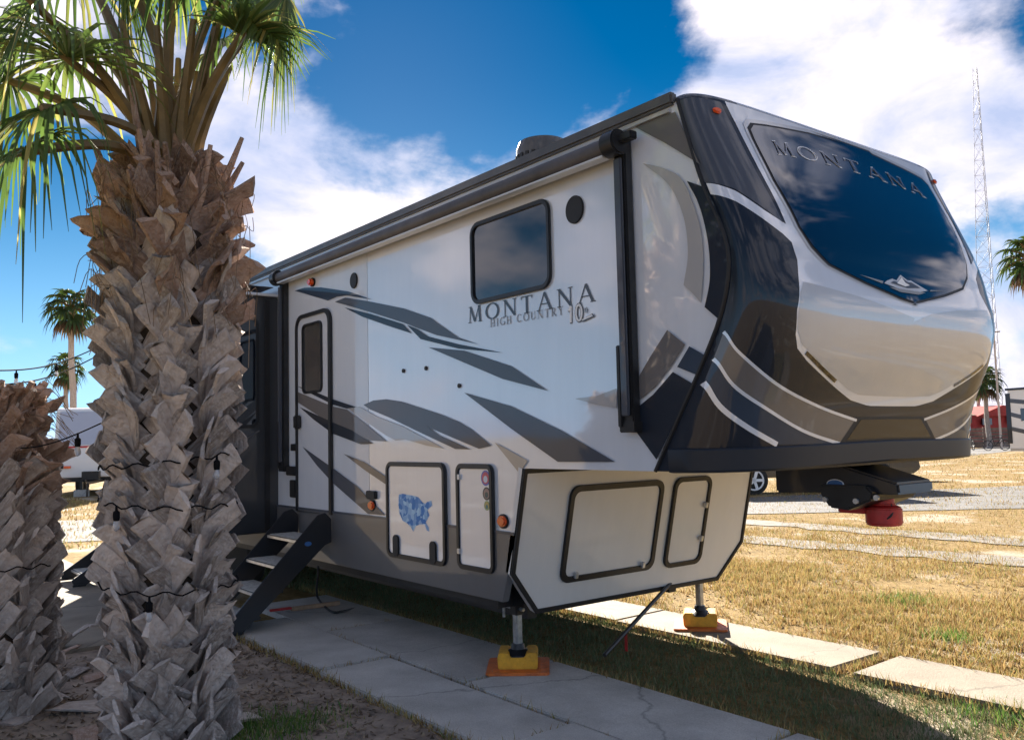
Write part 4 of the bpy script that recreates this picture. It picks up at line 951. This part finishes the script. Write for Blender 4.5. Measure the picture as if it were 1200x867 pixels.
BOOT = {False: [boot_mesh(i, .205+.010*i, False) for i in range(9)], True: [boot_mesh(20+i, .19+.02*i, True) for i in range(6)]}
def boot_matrix(base, ang, z, R_, side, rs, up_=.80, out=.36):
    o = Vector((math.cos(ang), math.sin(ang), 0)); t = Vector((-o.y, o.x, 0)); k = side*rs.uniform(.58, .76)
    d = (Vector((0, 0, up_))+o*out*rs.uniform(.6, 1.5)+t*k).normalized(); n = (o-d*o.dot(d)).normalized(); x = n.cross(d)
    sc_ = rs.uniform(.88, 1.14); p = base+o*R_+Vector((0, 0, z))
    return Matrix.Translation(p) @ Matrix((x, n, d)).transposed().to_4x4() @ Matrix.Diagonal((sc_*rs.uniform(.9, 1.25), sc_, sc_*rs.uniform(.85, 1.2), 1))
def palm_trunk(root, base, z0, z1, rfun, rows, per, brown_from, seed, lim=295):
    rs = random.Random(seed); mb = MB(); pts = [base+Vector((rs.uniform(-.008, .008), rs.uniform(-.008, .008), z0+(z1-z0)*i/24)) for i in range(25)]
    mb.tube(pts, [rfun(i/24) for i in range(25)], 20); part('trunk', mb, m_core, root, ang=60)
    toc = math.atan2(CAM.y-base.y, CAM.x-base.x); allb = []
    for i in range(rows):
        for k in range(per):
            u_ = i/(rows-1); a = 2*math.pi*(k+.5*(i % 2))/per+rs.uniform(-.05, .05)
            z = z0-.06+(z1-z0)*u_+rs.uniform(-.018, .018); br = z > brown_from+rs.uniform(-.35, .35)
            dev = abs((a-toc+math.pi) % (2*math.pi)-math.pi); side = 1 if (i+k) % 2 else -1
            allb.append((dev, br, rs.randrange(99), boot_matrix(base, a, z, rfun(u_)-.015, side, rs, out=.17 if not br else .34)))
    allb.sort(key=lambda q: q[0]); inv = Matrix.Translation(-ORG[root])
    for dev, br, q, mx in allb[:lim]:
        o = bpy.data.objects.new('leaf_base', BOOT[br][q % len(BOOT[br])]); COL.objects.link(o); o.parent = root; o.matrix_local = inv @ mx
    for br in (False, True):
        v = []; f = []
        for dev, b_, q, mx in allb[lim:]:
            if b_ != br: continue
            me = BOOT[br][q % len(BOOT[br])]; o = len(v); v += [mx @ p.co for p in me.vertices]; f += [tuple(i+o for i in p.vertices) for p in me.polygons]
        if v:
            mb = MB(); mb.add(v, f); o = part('rear_leaf_bases', mb, m_boot_b if br else m_boot, root, ang=28, kind='stuff')
def fan(root, base, hub, R_, n=38, spread=150, m=None, seed=0, droop=.35, name='frond', wid=.015, pet=True, face=None, petr=.016):
    rs = random.Random(seed); m = m or m_leaf; ax = (hub-base); ln = ax.length; ax.normalize(); mb = MB()
    if pet:
        mid = base.lerp(hub, .5)+Vector((0, 0, ln*.10)); pts = crom([base, mid, hub, hub+ax*.06-Vector((0, 0, .02))], 5)
        pm = MB(); k = len(pts); pm.tube(pts, [petr*(1.7-1.0*i/k) for i in range(k)], 6)
        d = (pts[-1]-pts[-4]).normalized()
    else: d = ax
    face = face or Vector((0, 0, 1)); sd = d.cross(face)
    if sd.length < .1: sd = d.orthogonal()
    sd.normalize(); nr = sd.cross(d).normalized()
    for i in range(n):
        a = rad(-spread+2*spread*i/(n-1))+rs.uniform(-.04, .04); e = (d*math.cos(a)+sd*math.sin(a)).normalized(); e = (e+nr*.18*abs(math.sin(a))).normalized()
        Ll = R_*(1-.28*(abs(a)/rad(spread))**1.5)*rs.uniform(.86, 1.08); pr = e.cross(nr).normalized(); dr = droop*rs.uniform(.5, 1.6)
        sag = Vector((0, 0, -1)); v = []; segs = 5
        for k in range(segs+1):
            t = k/segs; c = hub+e*(Ll*t)*(1-.12*dr*t*t)+sag*(dr*Ll*.75*t**3)+nr*rs.uniform(-.004, .004)
            wd = wid*min(1, t*2.6+.12)*(1-t**2.2)+.0012; fo = nr*(wd*.55)
            v += [c-pr*wd+fo, c, c+pr*wd+fo]
        f = [(k*3+q, k*3+q+1, k*3+q+4, k*3+q+3) for k in range(segs) for q in (0, 1)]
        mb.add(v, f)
    o = part(name, mb, m, root, smooth=True, ang=180)
    if pet: part('petiole', pm, m_pet, o)
    return o
# big palm
pbse = onZ(197, 884); big = empty('fan_palm', pbse, 'big fan palm with criss-crossed grey leaf bases in front of the trailer steps', 'palm tree', 'fan palms in front of the trailer')
ztop = atD(205, 190, 4.5).z
palm_trunk(big, pbse, 0, ztop, lambda t: (.18-.02*math.sin(t*3)+.10*t) if t < .86 else .262-(t-.86)*1.4, 42, 14, 2.45, 3)
crown = Vector((pbse.x, pbse.y, ztop-.05)); dl = (onZ(186, 884)-CAM); dl.z = 0; dl.normalize(); rt = Vector((dl.y, -dl.x, 0))
mb = MB()
def hubat(px, py, dd): return atD(px, py, 4.5+dd)
fr_list = [  # hub pixel, depth offset, radius, droop, spread
    ((30, 178), -.45, .66, 1.1, 150), ((80, 70), -.15, .70, .6, 150), ((12, 95), .25, .72, .9, 150), ((118, 60), .35, .70, .6, 145), ((40, 5), -.3, .66, .6, 140),
    ((283, 42), .0, .46, .5, 95), ((335, -8), .1, .52, .45, 95), ((262, -20), .15, .48, .3, 95), ((140, -50), .35, .62, .35, 100), ((205, -110), .1, .6, .2, 80),
    ((62, 128), -.5, .45, 1.1, 140), ((255, 60), .55, .55, .6, 140), ((85, -60), .6, .7, .6, 130), ((215, -60), .5, .5, .3, 90), ((310, -110), .2, .7, .4, 100)]
for i, (hp, dd, R_, dr, spd) in enumerate(fr_list):
    h = hubat(hp[0], hp[1], dd); b0 = crown+Vector((random.uniform(-.08, .08), random.uniform(-.08, .08), random.uniform(-.02, .12)))
    fan(big, b0, h, R_*1.12, 40, spd, seed=i, droop=dr, petr=.02)
# upright spear leaves and stubs
for i in range(11):
    a = i*2.4; o_ = Vector((math.cos(a), math.sin(a), 0)); b0 = crown+o_*.10+Vector((0, 0, -.1)); mb = MB()
    q = [b0, b0+o_*.05+Vector((0, 0, .35)), b0+o_*(.16+.1*random.random())+Vector((0, 0, .7+.25*random.random()))]
    mb.tube(crom(q, 4), [.045-.028*k/8 for k in range(9)], 6); part('petiole', mb, m_pet, big)
for i in range(26):
    a = random.uniform(0, 6.28); o_ = Vector((math.cos(a), math.sin(a), 0)); b0 = crown+o_*.2+Vector((0, 0, random.uniform(-.35, .0))); mb = MB()
    q = [b0, b0+o_*.10+Vector((0, 0, .12)), b0+o_*.19+Vector((0, 0, .30*random.random()+.12))]; mb.tube(q, [.028, .022, .012], 5); part('cut_petiole', mb, m_boot_b, big)
mb = MB()
for i in range(150):
    a = random.uniform(0, 6.28); o_ = Vector((math.cos(a), math.sin(a), 0)); t_ = Vector((-o_.y, o_.x, 0))*random.uniform(-1, 1); z = crown.z-random.uniform(-.05, .75); p = Vector((pbse.x, pbse.y, z))+o_*random.uniform(.28, .42)
    q = [p, p+o_*.04+t_*.08+Vector((0, 0, random.uniform(-.1, .12))), p+o_*.03+t_*.2+Vector((0, 0, random.uniform(-.28, .1)))]; mb.tube(crom(q, 3), .0022, 3)
part('fibres', mb, m_fib, big, kind='stuff')
# lower palm at the picture's left edge
lbse = onZ(-12, 838); lp = empty('fan_palm', lbse, 'shorter cut-topped palm trunk at the left edge', 'palm tree', 'fan palms in front of the trailer')
lz = 1.86
palm_trunk(lp, lbse, 0, lz, lambda t: .265-.06*t-(max(0, t-.8)*.7), 24, 15, 1.45, 9, lim=230)
for i in range(34):
    a = random.uniform(0, 6.28); o_ = Vector((math.cos(a), math.sin(a), 0)); b0 = lbse+o_*random.uniform(.03, .15)+Vector((0, 0, lz-.12)); mb = MB()
    q = [b0, b0+o_*.08+Vector((0, 0, .12)), b0+o_*.17+Vector((0, 0, .18+.12*random.random()))]; mb.tube(q, [.04, .03, .02], 5); part('cut_petiole', mb, m_boot_b, lp)
mb = MB()
for i in range(60):
    a = random.uniform(0, 6.28); o_ = Vector((math.cos(a), math.sin(a), 0)); p = lbse+o_*.2+Vector((0, 0, lz+random.uniform(-.25, .1)))
    q = [p, p+o_*.12+Vector((0, 0, random.uniform(-.02, .1))), p+o_*.26+Vector((0, 0, random.uniform(-.15, .02)))]; mb.tube(crom(q, 3), .0022, 3)
part('fibres', mb, m_fib, lp, kind='stuff')
# fallen leaf bases between the palms
wh_ = ['nearest the shorter palm', 'in the middle of the gap between the palms', 'just left of the big palm foot', 'right of the big palm foot', 'below the big palm, towards the left', 'behind the others in the gap', 'below the big palm, towards the right', 'lowest at the left edge', 'farthest right of the debris', 'lowest between the palms', 'farthest back in the gap', 'crossing another beside the big palm', 'flat on the soil left of the big palm', 'upright against the shorter palm', 'small and half buried in the gap', 'against the left side of the big palm']
spots = [(66, 765), (112, 800), (128, 832), (268, 850), (150, 862), (118, 765), (215, 866), (28, 848), (300, 842), (95, 858), (92, 738), (120, 815), (70, 822), (48, 790), (98, 785), (132, 795)]
for i, ((px, py), wt) in enumerate(zip(spots, wh_)):
    p = onZ(px, py); o = bpy.data.objects.new('fallen_leaf_base', BOOT[i % 4 == 1][i % 6]); COL.objects.link(o); s_ = random.uniform(.85, 1.35); up_ = i in (0, 13, 15)
    o.location = p+Vector((0, 0, .03)); o.rotation_euler = (rad(-38 if up_ else -80+random.uniform(-6, 8)), rad(random.uniform(-18, 18)), rad((i*67+20) % 360 if not up_ else random.uniform(-60, 20))); o.scale = (s_, s_, s_*1.2)
    tag(o, 'fallen palm leaf base lying '+wt, 'palm debris', 'fallen leaf bases')
# string lights
m_cable = mat('black_cable', (.008, .008, .010), .9, spec=.1)
m_bulb = mat('bulb_glass', (.75, .75, .78), .05, coat=.5); m_bulb.node_tree.nodes['Principled BSDF'].inputs['Transmission Weight'].default_value = .6
def string(name, pts, bulbs, label, r=.0042, s_=.85):
    st = empty(name, pts[0], label, 'string lights', 'outdoor string lights'); mb = MB(); mb.tube(pts, r, 6); part('cable', mb, m_cable, st)
    for p in bulbs:
        p = Vector(p); mb = MB(); mb.lathe(p+Vector((0, 0, -.085*s_)), [(.016*s_, 0), (.019*s_, .02*s_), (.019*s_, .05*s_), (.008*s_, .06*s_), (.006*s_, .09*s_)], 10); sk = part('socket', mb, m_cable, st)
        mb = MB(); mb.lathe(p+Vector((0, 0, -.145*s_)), [(.003*s_, 0), (.014*s_, .008*s_), (.021*s_, .028*s_), (.016*s_, .048*s_), (.012*s_, .062*s_)], 10); part('bulb', mb, m_bulb, sk)
def wrap(base, r_, z0, z1, a0, a1, n=40): return [base+Vector((r_*math.cos(a0+(a1-a0)*i/n), r_*math.sin(a0+(a1-a0)*i/n), z0+(z1-z0)*i/n+.012*math.sin(i*1.3))) for i in range(n+1)]
toc = math.atan2(-pbse.y, -pbse.x)
pz = lambda y: atD(190, y, 4.12).z
W1 = wrap(pbse, .36, pz(520), pz(545), toc-1.9, toc+1.7)
A_ = atD(-40, 512, 5.6); B_ = atD(118, 496, 4.6); span = [A_.lerp(B_, i/14)-Vector((0, 0, .10*math.sin(math.pi*i/14))) for i in range(15)]
string('string_lights', [Vector(p) for p in span], [span[12]], 'black bulb string strung between the two near palms')
for z0, z1, bl_, lb in ((523, 548, (.30,), 'uppermost bulb string wrapped round the big palm trunk'), (598, 585, (.72,), 'middle bulb string wrapped round the big palm trunk'), (700, 688, (.58,), 'lowest bulb string wrapped round the big palm trunk')):
    W = wrap(pbse, .345, pz(z0), pz(z1), toc+1.75, toc-1.75)
    W = [p+Vector((0, 0, -.03*math.cos((i-20)/20*1.5))) for i, p in enumerate(W)]
    string('string_lights', W[::-1], [W[int(len(W)*q)]+(CAM-W[20]).normalized()*.02 for q in bl_], lb)
toc2 = math.atan2(-lbse.y, -lbse.x); lzz = atD(20, 668, 5.1).z
W = wrap(lbse, .355, lzz, lzz+.03, toc2+1.7, toc2-1.7); string('string_lights', W, [W[24]], 'bulb string wrapped round the shorter left palm')
for (pa, pb_, bs, lb) in (((-20, 434), (112, 408), (.25, .60), 'upper distant bulb string hanging at the far left'), ((-20, 452), (112, 418), (.42,), 'lower distant bulb string hanging at the far left')):
    A_ = atD(*pa, 11); B_ = atD(*pb_, 14); sp_ = [A_.lerp(B_, i/20)-Vector((0, 0, .12*math.sin(math.pi*i/20))) for i in range(21)]
    string('string_lights', sp_, [sp_[int(20*q)] for q in bs], lb, r=.010, s_=1.35)

# ------------------------------------------------------------------ far things
def far_palm(name, px, py_top, depth, label, crown_r=1.3, lean=0., n=20, px_base=None, group='palms in the distance', tr=.16, seed=0, skirt=True):
    g = atD(px_base if px_base is not None else px, 500, depth); base = Vector((g.x, g.y, 0)); top = atD(px, py_top, depth)
    t = empty(name, base, label, 'palm tree', group); mb = MB(); rs = random.Random(seed)
    pts = [base.lerp(top, i/10)+Vector((.04*math.sin(i), .04*math.cos(i*1.3), 0)) for i in range(11)]; mb.tube(pts, [tr*(1.25-.45*i/10) for i in range(11)], 10); part('trunk', mb, m_boot, t)
    for i in range(n):
        a = i*2.399; el = rad(-38+110*(i/(n-1))); d = Vector((math.cos(a)*math.cos(el), math.sin(a)*math.cos(el), math.sin(el)))
        hub = top+d*crown_r*.55; fan(t, top, hub, crown_r*.62, 13, 125, m_leaf_far, seed=i+seed, droop=.6, wid=.055*crown_r, petr=.03)
    if skirt:
        for i in range(9):
            a = i*2.399; d = Vector((math.cos(a)*.55, math.sin(a)*.55, -.75)); fan(t, top-Vector((0, 0, .15)), top+d*crown_r*.5-Vector((0, 0, .1)), crown_r*.5, 9, 70, m_dead, seed=i+50+seed, droop=.9, name='dead_frond', wid=.06*crown_r, pet=False)
    return t
far_palm('tall_palm', 83, 362, 46, 'tall distant palm rising above the white camper at left', 1.55, seed=1, px_base=88)
far_palm('tall_palm', 77, 432, 60, 'lower distant palm behind the tall one at left', 1.5, seed=2, px_base=80, n=14)
far_palm('tall_palm', 1206, 303, 30, 'palm crown cut off by the right picture edge', 1.15, seed=3, px_base=1232)
far_palm('tall_palm', 1153, 446, 62, 'palm standing in front of the red building at right', 1.5, seed=4, px_base=1158)
far_palm('tall_palm', 1146, 460, 85, 'small palm half hidden behind the palm by the red building', 1.2, seed=5, n=12, skirt=False)
# left white camper
m_camp = mat('camper_white', (.80, .81, .83), .4, coat=.4); m_camp_b = mat('camper_blue_grey', (.42, .47, .60), .3, coat=.6); m_redst = mat('red_stripe', (.5, .05, .05), .5)  # blue-grey tone is for the siding ribs and front window shield
g0 = atD(63, 578, 28); g1 = atD(150, 576, 28.6); c0 = Vector((g0.x, g0.y, 0)); c1 = Vector((g1.x, g1.y, 0)); ex = (c1-c0).normalized(); ey = Vector((-ex.y, ex.x, 0)); ey = ey if ey.dot(c0) > 0 else -ey
wc = 2.4
cp = empty('travel_trailer', c0, 'old white camper with red stripes beyond the road at left', 'camper trailer')
def Q(u, v_, z): return c0+ex*u+ey*v_+Vector((0, 0, z))
zr = atD(75, 477, 28).z; zbt = atD(75, 560, 28).z
def cbox(nm, u0, u1, v0, v1, z0, z1, m, par=cp, bev=0.):
    mb = MB(); mb.obox(Q((u0+u1)/2, (v0+v1)/2, (z0+z1)/2), ex*(u1-u0)/2, ey*(v1-v0)/2, Vector((0, 0, (z1-z0)/2))); return part(nm, mb, m, par, bev=bev)
mb = MB(); zm = zbt+(zr-zbt)*.42
mb.prism([Q(0, 0, zbt), Q(0, -.10, zm), Q(0, .22, zr-.08), Q(0, .4, zr), Q(0, 6, zr), Q(0, 6, zbt)], ex*wc); body = part('body', mb, m_camp, cp, bev=.03)
for i in range(14):
    z = zbt+.12+i*(zr-zbt-.2)/14; cbox('siding_rib', -.012, 0, .5, 5.8, z, z+.03, m_camp_b, body)
mb = MB(); mb.prism([Q(.12, -.075, zm+.10), Q(wc-.12, -.075, zm+.10), Q(wc-.12, .19, zr-.14), Q(.12, .19, zr-.14)], ey*-.03); part('front_window_shield', mb, m_camp_b, body)
mb = MB(); mb.prism([Q(0.03, -.115, zm), Q(wc-.03, -.115, zm), Q(wc-.03, -.105, zm+.06), Q(.03, -.105, zm+.06)], ey*-.008); part('red_stripe', mb, m_redst, body)
mb = MB(); mb.prism([Q(.6, .02, zm+.5), Q(wc-.1, .02, zm+.5), Q(wc-.1, .03, zm+.55), Q(.6, .03, zm+.55)], ey*-.02); part('red_stripe', mb, m_redst, body)
cbox('tail_light', .08, .28, -.11, -.04, zbt+.3, zbt+.42, m_navy, body); cbox('tail_light', .3, .5, -.11, -.04, zbt+.3, zbt+.38, m_orange, body)
for u in (.25, wc-.25):
    for v_ in (2.8, 3.6):
        mb = MB(); a = Q(u, v_, .33); mb.tube([a-ex*.1, a+ex*.1], .33, 20); part('wheel', mb, m_tyre, cp)
cbox('underframe', .2, wc-.2, .1, 5.8, zbt-.15, zbt-.01, m_black); cbox('jack_block', .6, 1.0, -.1, .3, 0, .22, m_conc); cbox('jack_post', .76, .84, .02, .1, .22, zbt-.14, m_blkmet)
mb = MB(); mb.tube([Q(.9, .2, zbt-.1), Q(1.2, -1.2, zbt-.15), Q(1.5, .2, zbt-.1)], .05, 6).tube([Q(1.2, -1.2, zbt-.15), Q(1.2, -1.2, .05)], .035, 6); part('tow_frame', mb, m_blkmet, cp); cbox('battery_box', .95, 1.45, -.75, -.4, zbt-.06, zbt+.2, m_black)
# right-hand camper, cut by the frame
g0 = atD(1184, 535, 42); g1 = atD(1255, 535, 39); c0 = Vector((g0.x, g0.y, 0)); c1 = Vector((g1.x, g1.y, 0)); ex = (c1-c0).normalized(); ey = Vector((-ex.y, ex.x, 0)); ey = ey if ey.dot(c0) > 0 else -ey
zr = atD(1184, 456, 42).z; zbt = atD(1184, 528, 42).z
cp2 = empty('travel_trailer', c0, 'white camper with dark swooshes cut by the right edge', 'camper trailer')
mb = MB(); mb.prism([Q(0, 0, zbt), Q(.0, 0, zr-.25), Q(.1, 0, zr), Q(7, 0, zr), Q(7, 0, zbt)], ey*2.4); body = part('body', mb, m_camp, cp2, bev=.03)
cbox('front_edge', -.05, .2, -.02, 2.42, zbt+.35, zr-.2, m_navy, body); cbox('roof_edge', -.04, 7, -.03, 2.43, zr-.06, zr+.05, m_navy, body)
for z0, z1 in ((zr-.55, zr-.75), (zr-1.2, zr-1.7), (zr-1.9, zr-2.3)):
    mb = MB(); mb.prism([Q(.15, -.012, z0+.1), Q(2.5, -.012, z1), Q(2.5, -.012, z1-.2), Q(.15, -.012, z0-.1)], ey*.01); part('swoosh', mb, m_char, body)
cbox('window', .75, 2.2, -.02, .0, zr-1.55, zr-.95, m_glass, body); cbox('skirt', .05, 7, -.01, 2.4, zbt-.02, zbt+.12, m_lgrey, body)
for u in (2.6, 3.5):
    mb = MB(); a = Q(u, .2, .36); mb.tube([a-ey*.12, a+ey*.12], .36, 20); part('wheel', mb, m_tyre, cp2)
cbox('jack', .5, .6, .3, .4, 0, zbt, m_blkmet, cp2); cbox('jack', .5, .6, 2.0, 2.1, 0, zbt, m_blkmet, cp2)
# red building with a pale roof, brown fence, pole, radio tower
g0 = atD(1096, 512, 78); g1 = atD(1240, 508, 84); c0 = Vector((g0.x, g0.y, 0)); c1 = Vector((g1.x, g1.y, 0)); ex = (c1-c0).normalized(); ey = Vector((-ex.y, ex.x, 0)); ey = ey if ey.dot(c0) > 0 else -ey
m_redw = mat('red_siding', (.40, .035, .03), .7, var=.2, vscale=2); m_roofb = mat('brown_roof', (.26, .17, .12), .8, var=.3, vscale=3)
rb = empty('red_building', c0, 'low red building with brown roof behind the fence', 'building'); wl_ = (c1-c0).length
z_e = atD(1120, 487, 79).z; z_r = atD(1150, 479, 83).z
cbox('wall', 0, wl_, 0, 7, 0, z_e, m_redw, rb)
mb = MB(); mb.prism([Q(-.4, -.5, z_e), Q(-.4, 3.5, z_r+.5), Q(-.4, 7.5, z_e)], ex*5.2); part('roof', mb, m_roofb, rb)
mb = MB(); mb.prism([Q(5.0, -.3, z_e-.1), Q(8.4, -.3, z_e+.9), Q(wl_, -.3, z_e+.3), Q(wl_, -.3, z_e-.1)], ey*7); part('gable', mb, m_redw, rb)
cbox('window', 5.6, 6.8, -.34, -.2, z_e-.9, z_e-.3, m_glass, rb); cbox('white_panel', 9.0, wl_, -.36, -.2, z_e-.75, z_e+.45, m_camp, rb); cbox('porch_shade_band', 0, 4.6, -.05, 0, z_e-.7, z_e-.05, mat('painted_porch_shade', (.20, .13, .12), .8), rb)  # dark strip under the eave has the porch's shade painted into its colour
g0 = atD(1085, 522, 64); g1 = atD(1260, 516, 62); c0 = Vector((g0.x, g0.y, 0)); c1 = Vector((g1.x, g1.y, 0)); ex = (c1-c0).normalized(); ey = Vector((-ex.y, ex.x, 0)); wl_ = (c1-c0).length
zf = atD(1120, 502, 64).z; m_fence = mat('fence_wood', (.19, .135, .11), .85, var=.35, vscale=3, rnd=.15)
fc = empty('wooden_fence', c0, 'long brown board fence in front of the red building', 'fence')
for i in range(6):
    cbox('fence_board', 0, wl_, -.02, .02, zf*(i/6)+.03, zf*((i+1)/6)-.01, m_fence, fc)
for i in range(6): cbox('fence_post', i*wl_/5-.05, i*wl_/5+.05, .02, .12, 0, zf+.05, m_fence, fc)
a = atD(1173, 515, 58); b = atD(1164, 384, 58); po = empty('utility_pole', (a.x, a.y, 0), 'thin wooden utility pole in front of the radio tower', 'pole'); mb = MB(); mb.tube([Vector((a.x, a.y, 0)), b], [.08, .06], 8); part('pole', mb, m_boot, po)
mb = MB(); mb.tube([b+Vector((-.4, 0, -.3)), b+Vector((.4, 0, -.3))], .05, 6); part('cross_arm', mb, m_boot, po)
g = atD(1166, 505, 150); tw = empty('radio_tower', (g.x, g.y, 0), 'tall thin grey lattice radio tower at the right', 'radio tower'); m_tow = mat('tower_steel', (.32, .33, .36), .6, metal=.3)
ztw = atD(1143, 80, 150).z; dx = cr*1.; tip = Vector((g.x, g.y, 0))+cr*0; tip = Vector((atD(1143, 80, 150).x, atD(1143, 80, 150).y, ztw)); fl = Vector((cr.x, cr.y, 0)).normalized(); fd = Vector((-fl.y, fl.x, 0))
bs = Vector((g.x, g.y, 0)); lv = 24
def corner(k, t):
    r_ = 2.4*(1-t)+.42*t; a = 2*math.pi*k/3+.4; c = bs.lerp(Vector((tip.x, tip.y, 0)), t); return Vector((c.x, c.y, ztw*t))+fl*(r_*math.cos(a))+fd*(r_*math.sin(a))
for k in range(3):
    mb = MB(); mb.tube([corner(k, 0), corner(k, 1)], [.055, .035], 6); part('leg', mb, m_tow, tw)
for i in range(lv):
    mb = MB()
    for k in range(3):
        mb.tube([corner(k, i/lv), corner((k+1) % 3, (i+1)/lv)], .022, 4).tube([corner((k+1) % 3, i/lv), corner(k, (i+1)/lv)], .022, 4).tube([corner(k, i/lv), corner((k+1) % 3, i/lv)], .022, 4)
    part('lattice', mb, m_tow, tw, smooth=False)
# bicycles by the fence
def bike(px, py, depth, label, hd=0.):
    g = atD(px, py, depth); c = Vector((g.x, g.y, 0)); u = Vector((cr.x, cr.y, 0)).normalized(); u = (Matrix.Rotation(hd, 3, 'Z') @ u); bk = empty('bicycle', c, label, 'bicycle', 'bicycles by the fence'); Z = Vector((0, 0, 1))
    for s in (-.55, .55):
        o = c+u*s+Z*.34; mb = MB(); mb.tube([o+u*(.32*math.cos(a*.3142))+Z*(.32*math.sin(a*.3142)) for a in range(20)], .025, 6, closed=True); wh = part('wheel', mb, m_tyre, bk)
        mb = MB()
        for a in range(8): mb.tube([o, o+u*(.3*math.cos(a*.785))+Z*(.3*math.sin(a*.785))], .004, 3)
        part('spokes', mb, m_alu, wh)
    r_ = c-u*.55+Z*.34; fr_ = c+u*.55+Z*.34; bb = c-u*.08+Z*.30; se = c-u*.22+Z*.78; hd_ = c+u*.38+Z*.82; mb = MB()
    for a, b in ((r_, bb), (r_, se), (bb, se), (bb, hd_), (se, hd_), (hd_, fr_)): mb.tube([a, b], .022, 6)
    part('frame', mb, m_blkmet, bk); mb = MB(); mb.tube([se, se+Z*.10], .015, 6); mb.obox(se+Z*.13, u*.13, Vector((-u.y, u.x, 0))*.06, Z*.025); part('saddle', mb, m_black, bk)
    mb = MB(); n = Vector((-u.y, u.x, 0)); mb.tube([hd_, hd_+Z*.18], .015, 6).tube([hd_+Z*.18-n*.28-u*.1, hd_+Z*.18, hd_+Z*.18+n*.28-u*.1], .014, 6); part('handlebar', mb, m_blkmet, bk)
bike(1168, 527, 56, 'dark bicycle standing side-on by the brown fence'); bike(1138, 525, 57, 'bicycle seen end-on by the brown fence, left of the other', rad(75))
# dark pickup parked on the road behind the trailer nose
g = onZ(884, 580); u = Vector((.52, .85, 0)).normalized(); n = Vector((-u.y, u.x, 0)); n = n if n.dot(g) > 0 else -n
tk = empty('parked_pickup', g, 'dark pickup truck parked across the road, seen under the nose', 'pickup truck')
def T(a, b, z): return g+u*a+n*b+Vector((0, 0, z))
m_tpaint = mat('truck_black', (.012, .014, .02), .25, coat=1.)
mb = MB(); sp = [(-1.05, .42), (-1.1, .75), (-1.0, 1.02), (.35, 1.12), (.95, 1.72), (2.25, 1.75), (2.45, 1.12), (4.4, 1.10), (4.5, .55), (4.3, .42)]
mb.prism([T(a, 0, z) for a, z in sp], n*1.85); bd = part('body', mb, m_tpaint, tk, bev=.03)
for a0, a1 in ((.62, 1.32), (1.40, 2.2)):
    mb = MB(); mb.prism([T(a0+.05, -.012, 1.16), T(a1, -.012, 1.16), T(a1-.03, -.012, 1.62), T(min(a0+.42, a1-.1), -.012, 1.62)], n*.01); part('window', mb, m_glass, bd)
for a in (0., 3.35):
    for b in (-.03, 1.63):
        mb = MB(); q = T(a, b, .37); mb.tube([q, q+n*.25], .37, 24); wh = part('wheel', mb, m_tyre, tk)
        mb = MB(); q = T(a, b-.012, .37)
        for k in range(5):
            t_ = 2*math.pi*k/5; mb.obox(q+u*.12*math.cos(t_)+Vector((0, 0, .12*math.sin(t_))), (u*math.cos(t_)+Vector((0, 0, math.sin(t_))))*.12, (u*-math.sin(t_)+Vector((0, 0, math.cos(t_))))*.035, n*.012)
        mb.tube([q+u*(.24*math.cos(z*.262))+Vector((0, 0, .24*math.sin(z*.262))) for z in range(24)], .022, 6, closed=True); part('rim', mb, m_camp, wh)
mb = MB(); mb.obox(T(-1.1, .25, .85), u*.02, n*.15, Vector((0, 0, .08))); part('headlight', mb, m_camp, bd)
# picnic table beyond the road
g = onZ(1030, 562); tb = empty('picnic_table', g, 'pale concrete picnic table on the grass beyond the road', 'picnic table'); u = Vector((cr.x, cr.y, 0)).normalized(); n = Vector((-u.y, u.x, 0)); m_pt = mat('table_concrete', (.42, .40, .36), .85, var=.2)
def tbx(nm, a, b, z, ha, hb_, hz): mb = MB(); mb.obox(g+u*a+n*b+Vector((0, 0, z)), u*ha, n*hb_, Vector((0, 0, hz))); part(nm, mb, m_pt, tb, bev=.015)
tbx('table_top', 0, 0, .74, .95, .38, .04); tbx('bench', 0, -.65, .45, .95, .15, .04); tbx('bench', 0, .65, .45, .95, .15, .04)
for a in (-.6, .6): tbx('pedestal', a, 0, .35, .07, .28, .35); tbx('bench_leg', a, -.65, .2, .06, .12, .2); tbx('bench_leg', a, .65, .2, .06, .12, .2)
